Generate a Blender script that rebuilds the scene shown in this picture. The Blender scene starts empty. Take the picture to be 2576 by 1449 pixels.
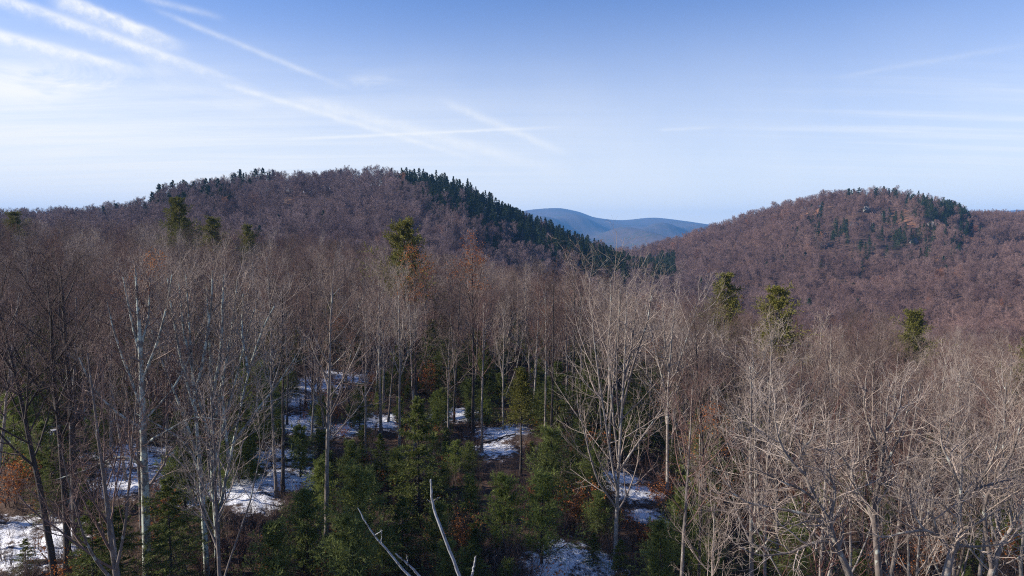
import bpy, math, random
import numpy as np
from mathutils import Vector

# ------------------------------------------------------------------ camera
CZ = 22.0
PITCH = math.radians(4.147)
FOC = 1717.0                       # focal length in pixels of a 2576 x 1449 picture
scene = bpy.context.scene
col = scene.collection
cam_data = bpy.data.cameras.new('camera')
cam_data.lens = 24.0
cam_data.sensor_width = 36.0
cam_data.clip_start = 0.5
cam_data.clip_end = 30000.0
cam = bpy.data.objects.new('camera', cam_data)
cam.location = (0, 0, CZ)
cam.rotation_euler = (math.pi / 2 - PITCH, 0, 0)
col.objects.link(cam)
scene.camera = cam

# ------------------------------------------------------------------ exposure
SUN_AZ = math.radians(-90.0)       # left of the view direction (+Y)
SUN_EL = math.radians(25.0)
scene.view_settings.view_transform = 'Standard'
scene.view_settings.look = 'None'
scene.view_settings.exposure = 0.88
scene.view_settings.gamma = 1.0
scene.view_settings.use_curve_mapping = False
scene.render.engine = 'CYCLES'
cy = scene.cycles
cy.max_bounces = 4
cy.diffuse_bounces = 2
cy.glossy_bounces = 1
cy.transmission_bounces = 1
cy.transparent_max_bounces = 4
cy.volume_bounces = 0
cy.use_denoising = False
cy.filter_width = 1.1
cy.sample_clamp_indirect = 4.0
cy.sample_clamp_direct = 8.0


# ------------------------------------------------------------------ pixel helper
def ray(u, v):
    x = (u - 1288.0) / FOC
    w = (724.5 - v) / FOC
    c, s = math.cos(PITCH), math.sin(PITCH)
    d = np.array([x, c + w * s, -s + w * c])
    return d / np.linalg.norm(d)


# ------------------------------------------------------------------ world
world = bpy.data.worlds.new('World')
scene.world = world
world.use_nodes = True
world.cycles.sampling_method = 'NONE'
nt = world.node_tree
nt.nodes.clear()


def N(tree, typ, **kw):
    n = tree.nodes.new(typ)
    for k, v in kw.items():
        setattr(n, k, v)
    return n


def L(tree, a, b):
    tree.links.new(a, b)


def mth(tree, op, a, b=None, c=None, clamp=False):
    n = tree.nodes.new('ShaderNodeMath')
    n.operation = op
    n.use_clamp = clamp
    for i, x in enumerate((a, b, c)):
        if x is None:
            continue
        if isinstance(x, (int, float)):
            n.inputs[i].default_value = x
        else:
            tree.links.new(x, n.inputs[i])
    return n.outputs[0]


def dotc(tree, vec, d):
    n = tree.nodes.new('ShaderNodeVectorMath')
    n.operation = 'DOT_PRODUCT'
    tree.links.new(vec, n.inputs[0])
    n.inputs[1].default_value = tuple(float(q) for q in d)
    return n.outputs['Value']


def smooth(tree, x, a, b, lo=0.0, hi=1.0):
    n = tree.nodes.new('ShaderNodeMapRange')
    n.interpolation_type = 'SMOOTHSTEP'
    tree.links.new(x, n.inputs['Value'])
    n.inputs['From Min'].default_value = a
    n.inputs['From Max'].default_value = b
    n.inputs['To Min'].default_value = lo
    n.inputs['To Max'].default_value = hi
    return n.outputs[0]


sky = N(nt, 'ShaderNodeTexSky', sky_type='NISHITA', sun_disc=False)
sky.sun_elevation = SUN_EL
sky.sun_rotation = SUN_AZ
sky.altitude = 300
sky.air_density = 1.0
sky.dust_density = 0.3
sky.ozone_density = 3.0
geo = N(nt, 'ShaderNodeTexCoord')
D = geo.outputs['Generated']
# cirrus lies in a level sheet high above: direction / height gives its plan position
sep = N(nt, 'ShaderNodeSeparateXYZ')
L(nt, D, sep.inputs[0])
hz = mth(nt, 'MAXIMUM', mth(nt, 'ADD', sep.outputs[2], 0.06), 0.05)
comb = N(nt, 'ShaderNodeCombineXYZ')
L(nt, mth(nt, 'DIVIDE', sep.outputs[0], hz), comb.inputs[0])
L(nt, mth(nt, 'DIVIDE', sep.outputs[1], hz), comb.inputs[1])
PLAN = comb.outputs[0]


def noise(tree, vec, scale, detail=5, rough=0.55, sc=(1, 1, 1), rot=0.0, dist=0.0):
    m = tree.nodes.new('ShaderNodeMapping')
    m.inputs['Scale'].default_value = sc
    m.inputs['Rotation'].default_value = (0, 0, rot)
    tree.links.new(vec, m.inputs['Vector'])
    n = tree.nodes.new('ShaderNodeTexNoise')
    n.inputs['Scale'].default_value = scale
    n.inputs['Detail'].default_value = detail
    n.inputs['Roughness'].default_value = rough
    n.inputs['Distortion'].default_value = dist
    tree.links.new(m.outputs[0], n.inputs['Vector'])
    return n.outputs['Fac']


fine = noise(nt, D, 60, 6, 0.65)
finer = noise(nt, D, 170, 4, 0.6)
soft = noise(nt, D, 9, 4, 0.55)
wob = mth(nt, 'MULTIPLY', mth(nt, 'SUBTRACT', fine, 0.5), 0.010)
clouds = None


def add_mask(m):
    global clouds
    if clouds is None:
        clouds = m
    else:                                           # screen
        clouds = mth(nt, 'SUBTRACT', mth(nt, 'ADD', clouds, m), mth(nt, 'MULTIPLY', clouds, m))


def trail(a, b, w_a, w_b, strength, spread=0.0, fade=0.12, streak=0.6):
    """A contrail along the great circle through the directions of a and b; w in pixels, spread = soft skirt below."""
    da, db = ray(*a), ray(*b)
    n = np.cross(da, db)
    n /= np.linalg.norm(n)
    if n[2] < 0:
        n = -n
    t = db - da
    ln = float(t @ t)
    along = mth(nt, 'MULTIPLY', mth(nt, 'SUBTRACT', dotc(nt, D, t), float(da @ t)), 1.0 / ln)
    off = mth(nt, 'ADD', dotc(nt, D, n), wob if spread > 0 else mth(nt, 'MULTIPLY', wob, 0.35))
    w = mth(nt, 'MULTIPLY_ADD', along, (w_b - w_a) / FOC, w_a / FOC)
    w = mth(nt, 'MAXIMUM', w, 1.0 / FOC)
    up = mth(nt, 'DIVIDE', mth(nt, 'MAXIMUM', off, 0.0), w)
    dn = mth(nt, 'DIVIDE', mth(nt, 'MAXIMUM', mth(nt, 'MULTIPLY', off, -1.0), 0.0), mth(nt, 'MULTIPLY', w, 1.0 + spread))
    r = mth(nt, 'ADD', up, dn)
    core = mth(nt, 'POWER', 2.718, mth(nt, 'MULTIPLY', mth(nt, 'MULTIPLY', r, r), -1.0))
    ends = mth(nt, 'MULTIPLY', smooth(nt, along, -fade, fade), smooth(nt, along, 1.0 + fade, 1.0 - 3 * fade))
    m = mth(nt, 'MULTIPLY', core, ends)
    tex = mth(nt, 'MULTIPLY_ADD', smooth(nt, fine, 0.3, 0.7), streak, 1.0 - streak * 0.6)
    m = mth(nt, 'MULTIPLY', mth(nt, 'MULTIPLY', m, tex), strength)
    add_mask(mth(nt, 'MINIMUM', mth(nt, 'MAXIMUM', m, 0.0), 0.95))


trail((150, -12), (460, 112), 8, 8, 0.75, spread=2.4)
trail((-120, -52), (620, 212), 9, 6, 0.68, spread=0.8, fade=0.15)
trail((-60, 70), (360, 178), 9, 6, 0.75, spread=1.2)
trail((420, 36), (880, 225), 6, 6, 0.28)
trail((560, 210), (1230, 412), 7, 6, 0.46)
trail((760, 252), (1420, 432), 16, 14, 0.42)
trail((750, 349), (1400, 320), 3.5, 3.5, 0.55, streak=0.3)
trail((1130, 262), (1440, 392), 10, 9, 0.36)
trail((360, -6), (560, 45), 7, 7, 0.25)
trail((2130, 190), (2620, 106), 5, 6, 0.10, streak=0.3)
trail((1660, 327), (1800, 321), 4, 4, 0.22, streak=0.3)


def patch(u, v, ru, rv, strength, tilt=0.0):
    c0 = ray(u, v)
    right = np.array([c0[1], -c0[0], 0]); right /= np.linalg.norm(right)
    up = np.cross(right, c0)
    ct, st = math.cos(tilt), math.sin(tilt)
    a, b = right * ct + up * st, -right * st + up * ct
    x = mth(nt, 'MULTIPLY', mth(nt, 'SUBTRACT', dotc(nt, D, a), float(c0 @ a)), FOC / ru)
    y = mth(nt, 'MULTIPLY', mth(nt, 'SUBTRACT', dotc(nt, D, b), float(c0 @ b)), FOC / rv)
    r2 = mth(nt, 'ADD', mth(nt, 'MULTIPLY', x, x), mth(nt, 'MULTIPLY', y, y))
    g = mth(nt, 'POWER', 2.718, mth(nt, 'MULTIPLY', r2, -1.0))
    front = smooth(nt, dotc(nt, D, c0), 0.2, 0.5)
    return mth(nt, 'MULTIPLY', mth(nt, 'MULTIPLY', g, front), strength)


wisp = smooth(nt, noise(nt, D, 7, 6, 0.6, sc=(1, 1, 2.6), dist=0.8), 0.36, 0.66)
add_mask(mth(nt, 'MULTIPLY', patch(190, 195, 150, 34, 1.3, 0.12), wisp))
add_mask(mth(nt, 'MULTIPLY', patch(330, 222, 230, 20, 0.9, -0.05), wisp))
add_mask(mth(nt, 'MULTIPLY', patch(40, 228, 150, 22, 0.9, -0.1), wisp))
add_mask(mth(nt, 'MULTIPLY', patch(925, 208, 60, 18, 0.50, 0.15), wisp))
# thin cirrostratus towards the sun, streaked along the sheet
streak = smooth(nt, noise(nt, PLAN, 1.3, 8, 0.68, sc=(0.30, 2.2, 1), rot=0.55, dist=0.4), 0.32, 0.68)
streak2 = smooth(nt, noise(nt, PLAN, 1.5, 6, 0.6, sc=(0.22, 2.2, 1), rot=-0.5), 0.42, 0.72)
sun_side = smooth(nt, dotc(nt, D, (-0.995, 0.10, 0)), -0.35, 0.95)
low = smooth(nt, sep.outputs[2], 0.29, 0.05)
veil = mth(nt, 'MULTIPLY', mth(nt, 'MULTIPLY', sun_side, low), mth(nt, 'MULTIPLY_ADD', streak, 0.75, 0.75))
add_mask(mth(nt, 'MINIMUM', veil, 0.95))
right_side = smooth(nt, dotc(nt, D, (0.995, 0.10, 0)), 0.2, 0.7)
band = mth(nt, 'MULTIPLY', smooth(nt, sep.outputs[2], 0.24, 0.12), smooth(nt, sep.outputs[2], 0.04, 0.13))
add_mask(mth(nt, 'MULTIPLY', mth(nt, 'MULTIPLY', right_side, band), mth(nt, 'MULTIPLY', streak2, 0.50)))
hor = smooth(nt, sep.outputs[2], 0.37, 0.02)
add_mask(mth(nt, 'MULTIPLY', hor, mth(nt, 'MULTIPLY_ADD', soft, 0.25, 0.58)))

add_mask(smooth(nt, sep.outputs[2], 0.13, 0.0, 0.0, 0.55))

SKY_STR = 0.0715
CLOUD = (8.3, 8.25, 7.9, 1)
tint = N(nt, 'ShaderNodeMix', data_type='RGBA', blend_type='MULTIPLY')
tint.inputs[0].default_value = 1.0
L(nt, sky.outputs[0], tint.inputs[6])
tint.inputs[7].default_value = (0.84, 0.99, 1.36, 1)
mixc = N(nt, 'ShaderNodeMix', data_type='RGBA')
L(nt, clouds, mixc.inputs[0])
L(nt, tint.outputs[2], mixc.inputs[6])
mixc.inputs[7].default_value = CLOUD
bg = N(nt, 'ShaderNodeBackground')
bg.inputs['Strength'].default_value = SKY_STR
L(nt, mixc.outputs[2], bg.inputs['Color'])
out = N(nt, 'ShaderNodeOutputWorld')
L(nt, bg.outputs[0], out.inputs['Surface'])

# ------------------------------------------------------------------ sun
sd = bpy.data.lights.new('sun', 'SUN')
sd.energy = 5.0
sd.angle = math.radians(0.53)
sd.color = (1.0, 0.90, 0.78)
sun = bpy.data.objects.new('sun', sd)
sv = Vector((math.sin(SUN_AZ) * math.cos(SUN_EL), math.cos(SUN_AZ) * math.cos(SUN_EL), math.sin(SUN_EL)))
sun.rotation_euler = sv.to_track_quat('Z', 'Y').to_euler()
sun.location = sv * 300
col.objects.link(sun)


# ------------------------------------------------------------------ terrain
def pchip(x, y, xi):
    """Monotone cubic through (x, y[..., n]) along the last axis."""
    x = np.asarray(x, float); y = np.asarray(y, float)
    h = np.diff(x); d = np.diff(y, axis=-1) / h
    m = np.zeros_like(y)
    w1 = 2 * h[1:] + h[:-1]; w2 = h[1:] + 2 * h[:-1]
    a, b = d[..., :-1], d[..., 1:]
    ok = (a * b) > 0
    with np.errstate(divide='ignore', invalid='ignore'):
        hm = (w1 + w2) / (w1 / a + w2 / b)
    m[..., 1:-1] = np.where(ok, hm, 0)
    m[..., 0] = d[..., 0]; m[..., -1] = d[..., -1]
    xi = np.clip(xi, x[0], x[-1])
    i = np.clip(np.searchsorted(x, xi, side='right') - 1, 0, len(x) - 2)
    t = (xi - x[i]) / h[i]
    y0, y1 = y[..., i], y[..., i + 1]
    m0, m1 = m[..., i] * h[i], m[..., i + 1] * h[i]
    return (2*t**3-3*t**2+1)*y0 + (t**3-2*t**2+t)*m0 + (-2*t**3+3*t**2)*y1 + (t**3-t**2)*m1


YN = [0, 20, 40, 70, 100, 140, 200, 300, 400, 500, 560, 620, 700, 780, 850, 950, 1150, 1500, 2200, 3000]
COLS = {   # picture column -> ground height relative to the camera at the depths above
   -900: [-22, -20, -18, -16, -15, -13,  -11,  -8,   -2,  0,  2,  2,   0,   0, -10, -20, -30, -40, -50, -60],
      0: [-22, -20, -19, -17, -15.5, -14, -12,  -8,  -1,   0,   0,  -2,  -6, -12, -18, -24, -34, -45, -55, -60],
    200: [-22, -20, -19, -17.5, -16, -14.5, -13,  -9,  -1,   4,   4,  1,  -5, -12, -18, -24, -34, -45, -55, -60],
    330: [-22, -20, -19, -17.5, -16.5, -15, -13,  -9,   2,  13,  12,   6,  -4, -12, -18, -24, -34, -45, -55, -60],
    450: [-22, -20, -19.5, -18, -17, -15, -13,  -7,   8,  23,  22,  14,   0, -10, -18, -24, -34, -45, -55, -60],
    650: [-22, -21, -20, -19, -18, -17, -16,  -9,   8,  27,  36,  34,  20,   0, -14, -24, -36, -45, -55, -60],
    850: [-22, -21, -20.5, -20, -19, -18.5, -18,  -11,   6,  27,  38,  45,  38,  15,  -8, -22, -38, -46, -55, -60],
   1000: [-22, -21.5, -21, -20.5, -20, -19.5, -20, -14,   3,  25,  38,  48,  40,  18,  -8, -24, -40, -48, -55, -60],
   1150: [-22, -22, -21, -20.5, -20.3, -20.5, -23, -20,  -6,  15,  28,  37,  32,  12, -12, -28, -42, -50, -56, -60],
   1300: [-22, -22, -21, -20.5, -20.5, -22, -28, -31, -21,  -2,   8,  13,   7,  -9, -22, -32, -45, -52, -58, -60],
   1450: [-22, -22, -21.5, -21, -21, -25, -34, -40, -33, -15, -8,  -9, -18, -30, -36, -40, -48, -55, -58, -60],
   1560: [-22, -22, -22, -22, -23, -27, -38, -46, -40, -24, -24, -30, -38, -34, -30, -36, -48, -55, -58, -60],
   1700: [-22, -22, -22.5, -23, -25, -29, -41, -50, -40, -40, -40, -36, -28, -21, -15, -20, -38, -52, -58, -60],
   1800: [-22, -22, -23, -24, -26, -30, -42, -52, -48, -45, -40, -29, -18, -7,   2,  -4, -28, -48, -58, -60],
   1950: [-22, -22, -23, -25, -28, -32, -44, -52, -50, -43, -34, -18,   2, 18,  27,  22,  -8, -42, -58, -60],
   2050: [-22, -22, -23, -25, -28, -33, -45, -53, -50, -42, -30, -10,  12, 29,  37,  30,   0, -40, -58, -60],
   2200: [-22, -22, -23, -26, -29, -33.5, -46, -53, -49, -40, -25,  -4,  20, 38,  43,  36,   6, -38, -58, -60],
   2300: [-22, -22, -23, -26, -30, -34.5, -46, -53, -48, -38, -24,  -4,  20, 36,  39,  32,   4, -38, -58, -60],
   2400: [-22, -22, -23.5, -27, -31, -35.5, -46, -52, -46, -35, -24,  -8,  14, 27,  28,  23,   2, -38, -58, -60],
   2440: [-22, -22, -23.5, -27, -31, -36, -46, -51, -45, -33, -24, -12,   3, 13,  16,  17,   4, -38, -58, -60],
   2576: [-22, -22, -23.5, -27, -32, -37, -46, -50, -43, -30, -22, -12,   0, 10,  15,  18,   4, -38, -58, -60],
   3400: [-22, -22, -24, -28, -33, -38, -45, -46, -40, -28, -20, -10,   2, 12,  18,  20,   6, -38, -58, -60],
}
_us = sorted(COLS)
_S = np.array([(u - 1288.0) / FOC for u in _us])
_sd = np.linspace(_S[0], _S[-1], 420)
_yd = np.concatenate([np.linspace(0, 250, 126), np.linspace(254, 3000, 500)])
_tab = pchip(YN, np.array([COLS[u] for u in _us]), _yd)          # (cols, yd)
_tab = pchip(_S, _tab.T, _sd)                                    # (yd, sd)


def bumps(x, y):
    b = 0.35 * np.sin(x * 0.21 + 1.3 * np.sin(y * 0.13)) * np.sin(y * 0.17 + 0.7) + 0.18 * np.sin(x * 0.61 + y * 0.33) * np.sin(y * 0.52 - x * 0.2)
    r = np.hypot(x, y)
    far = np.clip((r - 250) / 250, 0, 1)
    led = np.exp(-(((x - 395) / 95) ** 2 + ((y - 690) / 105) ** 2))
    b = b + led * (5.0 * np.sin(y * 0.105 + x * 0.05 + 1.5 * np.sin(x * 0.04)) + 4.5 * np.sin(x * 0.085 - y * 0.03 + np.sin(y * 0.05)))
    return b + far * (2.2 * np.sin(x * 0.031 + 1.1 * np.sin(y * 0.021)) * np.sin(y * 0.027 + 1.9) + 1.2 * np.sin(x * 0.072 + y * 0.05))


def height(x, y):
    x = np.asarray(x, float); y = np.asarray(y, float)
    yy = np.clip(y, 0, 3000)
    s = np.clip(x / np.maximum(yy, 18.0), _sd[0], _sd[-1])
    fi = np.interp(yy, _yd, np.arange(len(_yd)))
    fj = (s - _sd[0]) / (_sd[1] - _sd[0])
    i = np.clip(fi.astype(int), 0, len(_yd) - 2); j = np.clip(fj.astype(int), 0, len(_sd) - 2)
    a, b = fi - i, fj - j
    z = (_tab[i, j] * (1-a)*(1-b) + _tab[i+1, j]*a*(1-b) + _tab[i, j+1]*(1-a)*b + _tab[i+1, j+1]*a*b)
    return z + CZ + bumps(x, y)


def project(x, y, z):
    c, s = math.cos(PITCH), math.sin(PITCH)
    zr = z - CZ
    dep = y * c - zr * s
    w = y * s + zr * c
    return 1288 + FOC * x / dep, 724.5 - FOC * w / dep


def at(u, v, lift=0.0, rmin=20.0, rmax=1400.0):
    """Where the ray of pixel (u, v) of the photograph meets the ground raised by lift."""
    d = ray(u, v)
    t = np.linspace(rmin, rmax, 9000)
    px, py, pz = d[0]*t, d[1]*t, CZ + d[2]*t
    below = pz < height(px, py) + lift
    k = int(np.argmax(below)) if below.any() else len(t) - 1
    return float(px[k]), float(py[k]), float(height(px[k], py[k]))


def by_depth(u, y):
    s = (u - 1288.0) / FOC
    x = s * y
    for _ in range(4):
        zr = float(height(x, y)) - CZ
        x = s * (y * math.cos(PITCH) - zr * math.sin(PITCH))
    return x, y, float(height(x, y))


# ------------------------------------------------------------------ mesh helpers
def mesh_from(name, V, F, mat=None, smooth_=True):
    """V (n,3); F (m,k) all faces with k corners."""
    V = np.ascontiguousarray(V, dtype=np.float32); F = np.ascontiguousarray(F, dtype=np.int32)
    me = bpy.data.meshes.new(name)
    k = F.shape[1]
    me.vertices.add(len(V)); me.vertices.foreach_set('co', V.ravel())
    me.loops.add(F.size); me.loops.foreach_set('vertex_index', F.ravel())
    me.polygons.add(len(F))
    me.polygons.foreach_set('loop_start', np.arange(0, F.size, k, dtype=np.int32))
    me.polygons.foreach_set('use_smooth', np.full(len(F), smooth_, dtype=bool))
    me.update(calc_edges=True)
    if mat is not None:
        me.materials.append(mat)
    return me


def tubes(P, R, sides):
    """P (B,n,3), R (B,n) -> vertices and quads of B tapered tubes."""
    B, n, _ = P.shape
    T = np.empty_like(P)
    T[:, 1:-1] = P[:, 2:] - P[:, :-2]; T[:, 0] = P[:, 1] - P[:, 0]; T[:, -1] = P[:, -1] - P[:, -2]
    T /= np.linalg.norm(T, axis=2, keepdims=True) + 1e-9
    ref = np.where(np.abs(T[:, :1, 2:3]) > 0.9, np.array([1.0, 0, 0]), np.array([0, 0, 1.0]))
    ref = np.broadcast_to(ref, T.shape)
    A = np.cross(T, ref); A /= np.linalg.norm(A, axis=2, keepdims=True) + 1e-9
    C = np.cross(T, A)
    ph = np.arange(sides) * 2 * math.pi / sides
    V = P[:, :, None, :] + R[:, :, None, None] * (A[:, :, None, :] * np.cos(ph)[:, None] + C[:, :, None, :] * np.sin(ph)[:, None])
    idx = np.arange(B * n * sides).reshape(B, n, sides)
    a = idx[:, :-1, :]; b = np.roll(idx, -1, axis=2)[:, :-1, :]; c = np.roll(idx, -1, axis=2)[:, 1:, :]; d = idx[:, 1:, :]
    F = np.stack([a, b, c, d], axis=-1).reshape(-1, 4)
    return V.reshape(-1, 3), F


def cat(parts):
    Vs, Fs, o = [], [], 0
    for V, F in parts:
        Vs.append(V); Fs.append(F + o); o += len(V)
    return np.concatenate(Vs), np.concatenate(Fs)


def unit(a):
    return a / (np.linalg.norm(a, axis=-1, keepdims=True) + 1e-9)


def grow(P, R, Ln, k, t0, t1, ang, angsd, lenf, n, wig, up, rr, rng, rtip=0.35, rmin=0.003, tmid=None):
    """k children on each of the parent polylines; returns polylines, radii, lengths."""
    B, m, _ = P.shape
    T = t0 + (t1 - t0) * (np.arange(k)[None] + rng.random((B, k))) / k
    f = T * (m - 1); i = np.clip(f.astype(int), 0, m - 2); a = (f - i)[..., None]
    bi = np.arange(B)[:, None]
    pos = P[bi, i] * (1 - a) + P[bi, i + 1] * a
    rad = R[bi, i] * (1 - a[..., 0]) + R[bi, i + 1] * a[..., 0]
    tan = unit(P[bi, i + 1] - P[bi, i])
    ref = np.where(np.abs(tan[..., 2:3]) > 0.92, np.array([1.0, 0.2, 0]), np.array([0, 0, 1.0]))
    e1 = unit(np.cross(tan, ref)); e2 = np.cross(tan, e1)
    phi = np.arange(k)[None] * 2.39996 + rng.random((B, 1)) * 6.283 + rng.normal(0, 0.5, (B, k))
    th = np.radians(rng.normal(ang, angsd, (B, k)))
    d = tan * np.cos(th)[..., None] + (e1 * np.cos(phi)[..., None] + e2 * np.sin(phi)[..., None]) * np.sin(th)[..., None]
    ln = lenf(T, np.broadcast_to(Ln[:, None], T.shape)) * rng.uniform(0.7, 1.2, (B, k))
    C = B * k
    d = d.reshape(C, 3); p = pos.reshape(C, 3).copy(); ln = ln.reshape(C)
    out = np.empty((C, n, 3)); out[:, 0] = p
    step = (ln / (n - 1))[:, None]
    upv = np.array([0, 0, up])
    for q in range(1, n):
        d = unit(d + rng.normal(0, wig, (C, 3)) + upv)
        p = p + d * step
        out[:, q] = p
    r0 = np.maximum(rad.reshape(C) * rr * rng.uniform(0.75, 1.1, C), rmin)
    rad2 = r0[:, None] * np.linspace(1, rtip, n)[None]
    return out, np.maximum(rad2, rmin * 0.7), ln


def trunk_path(H, r0, n, lean, wig, rng, top=0.25):
    t = np.linspace(0, 1, n)
    P = np.zeros((1, n, 3))
    P[0, :, 2] = t * H
    w = np.cumsum(rng.normal(0, wig, (n, 2)), axis=0) * (H / n)
    w -= w[0]
    P[0, :, :2] = w + np.outer(t ** 1.4, np.array(lean) * H)
    R = r0 * (1 - (1 - top) * t ** 0.9)
    R[0] *= 1.35
    return P, R[None]


def leaf_quads(pts, size, rng):
    m = len(pts)
    a = unit(rng.normal(0, 1, (m, 3)))
    b = unit(np.cross(a, rng.normal(0, 1, (m, 3))))
    s = size * rng.uniform(0.6, 1.3, (m, 1))
    c = np.cross(a, b) * s * 0.25
    V = np.stack([pts, pts + a*s*0.5 + b*s*0.38 + c, pts + a*s, pts + a*s*0.5 - b*s*0.38 + c], axis=1).reshape(-1, 3)
    F = np.arange(m * 4).reshape(m, 4)
    return V, F


def bare_tree(seed, H=18, r0=0.17, lean=(0, 0), twig=1.0, clear=0.42, nl=16, la=42, lup=0.10, ll=0.36, wig=0.05, twig_r=0.007,
              style='upright', k2=6, k3=5, k4=3, leaves=0, leaf_lo=0.0, trunk_wig=0.02, path=None, stems=0, top=0.2):
    rng = np.random.default_rng(seed)
    if path is None:
        P0, R0 = trunk_path(H, r0, 14, lean, trunk_wig, rng, top)
    else:
        path = np.array(path, float)
        t = np.linspace(0, 1, len(path)); ti = np.linspace(0, 1, 16)
        P0 = np.stack([pchip(t, path[:, c], ti) for c in range(3)], axis=1)[None]
        R0 = (r0 * (1 - (1 - top) * ti ** 0.9))[None]
        H = path[-1, 2]
    trunks = [(P0, R0)]
    Lp = np.array([float(H)])
    if stems:                       # codominant stems that leave the trunk low and rise beside it
        Ps, Rs, Ls = grow(P0, R0, Lp, stems, clear * 0.55, clear * 1.3, 24, 7, lambda T, Z: H * (1.02 - T) * 0.92, 14, 0.05, 0.07, 0.72, rng, rtip=0.2)
        trunks.append((Ps, Rs))
    limbs, Lr, Lls = [], [], []

    def shape(T, Z):
        x = (T - clear) / (1 - clear)
        if style == 'upright':
            return H * ll * (1.0 - 0.62 * x)
        if style == 'round':
            return H * ll * (0.55 + 0.6 * np.sin(np.clip(x, 0, 1) * 2.6 + 0.3)) * (1 - 0.35 * x)
        return H * ll * (1.0 - 0.35 * x)
    P1, R1, L1 = grow(P0, R0, Lp, nl, clear, 0.99, la, 9, shape, 8, wig, lup, 0.60, rng)
    limbs.append((P1, R1, L1))
    if stems:
        P1b, R1b, L1b = grow(Ps, Rs, Ls, max(5, nl // 2), 0.25, 0.99, la, 9, lambda T, Z: H * ll * 0.8 * (1 - 0.55 * T), 8, wig, lup, 0.60, rng)
        limbs.append((P1b, R1b, L1b))
    P1 = np.concatenate([a for a, b, c in limbs]); R1 = np.concatenate([b for a, b, c in limbs]); L1 = np.concatenate([c for a, b, c in limbs])
    P2, R2, L2 = grow(P1, R1, L1, k2, 0.18, 0.98, 42, 12, lambda T, Z: Z * (0.62 - 0.34 * T), 6, wig * 1.5, lup * 0.8, 0.64, rng, rmin=twig_r * 1.6)
    P3, R3, L3 = grow(P2, R2, L2, k3, 0.15, 1.0, 40, 14, lambda T, Z: np.maximum(Z * (0.62 - 0.30 * T), 0.5), 4, wig * 2, lup * 0.7, 0.66, rng, rmin=twig_r * 1.1)
    parts = [tubes(P2, R2, 4), tubes(P3, R3, 3)]
    tips = P3
    if k4:
        P4, R4, L4 = grow(P3, R3, L3, k4, 0.2, 1.0, 38, 16, lambda T, Z: np.maximum(Z * (0.7 - 0.30 * T), 0.35), 3, wig * 2.5, lup * 0.6, 0.7, rng, rtip=0.5, rmin=twig_r * 0.75)
        parts.append(tubes(P4, R4, 3))
        tips = P4
    lv = None
    if leaves:
        ends = tips[:, -1]
        zz = (ends[:, 2] - ends[:, 2].min()) / (np.ptp(ends[:, 2]) + 1e-6)
        cand = np.where(zz > leaf_lo)[0] if leaf_lo >= 0 else np.where(zz < -leaf_lo)[0]
        # leaves hang on in clusters
        cen = ends[rng.choice(cand, 14)]
        dmin = np.min(np.linalg.norm(ends[cand][:, None] - cen[None], axis=2), axis=1)
        pr = np.exp(-(dmin / (H * 0.06)) ** 2) + 0.03
        pick = rng.choice(cand, leaves, p=pr / pr.sum())
        lv = leaf_quads(ends[pick] + rng.normal(0, 0.16, (leaves, 3)), 0.15, rng)
    trunk = cat([tubes(a, b, 8 if q == 0 else 6) for q, (a, b) in enumerate(trunks)])
    nb_ = len(P1)
    sets = []
    for q in range(nb_):                # the twigs of each limb: children lie one after the other
        sets.append(cat([tubes(Pq[q * (len(Pq) // nb_):(q + 1) * (len(Pq) // nb_)], Rq[q * (len(Pq) // nb_):(q + 1) * (len(Pq) // nb_)], sd_) for Pq, Rq, sd_ in ([(P2, R2, 4), (P3, R3, 3)] + ([(P4, R4, 3)] if k4 else []))]))
    return dict(trunk=trunk, limbs=[tubes(P1[q:q+1], R1[q:q+1], 5) for q in range(nb_)], sets=sets, twigs=cat(parts), leaves=lv, H=H)


def blades(P, per, ln, wd, ang, rng, droop=0.0):
    """Needle blades (triangles) along polylines P (B,n,3)."""
    B, n, _ = P.shape
    t = rng.random((B, per)) * (n - 1) * 0.999
    i = t.astype(int); a = (t - i)[..., None]; bi = np.arange(B)[:, None]
    pos = P[bi, i] * (1 - a) + P[bi, i + 1] * a
    tan = unit(P[bi, i + 1] - P[bi, i])
    rnd = unit(rng.normal(0, 1, pos.shape))
    side = unit(np.cross(tan, rnd))
    th = np.radians(rng.normal(ang, 12, (B, per)))[..., None]
    d = tan * np.cos(th) + side * np.sin(th) + np.array([0, 0, -droop])
    l = ln * rng.uniform(0.6, 1.25, (B, per, 1))
    w = unit(np.cross(d, rng.normal(0, 1, d.shape))) * wd * rng.uniform(0.7, 1.3, (B, per, 1))
    V = np.stack([pos - w, pos + w, pos + unit(d) * l], axis=2).reshape(-1, 3)
    return V, np.arange(len(V)).reshape(-1, 3)


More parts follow.
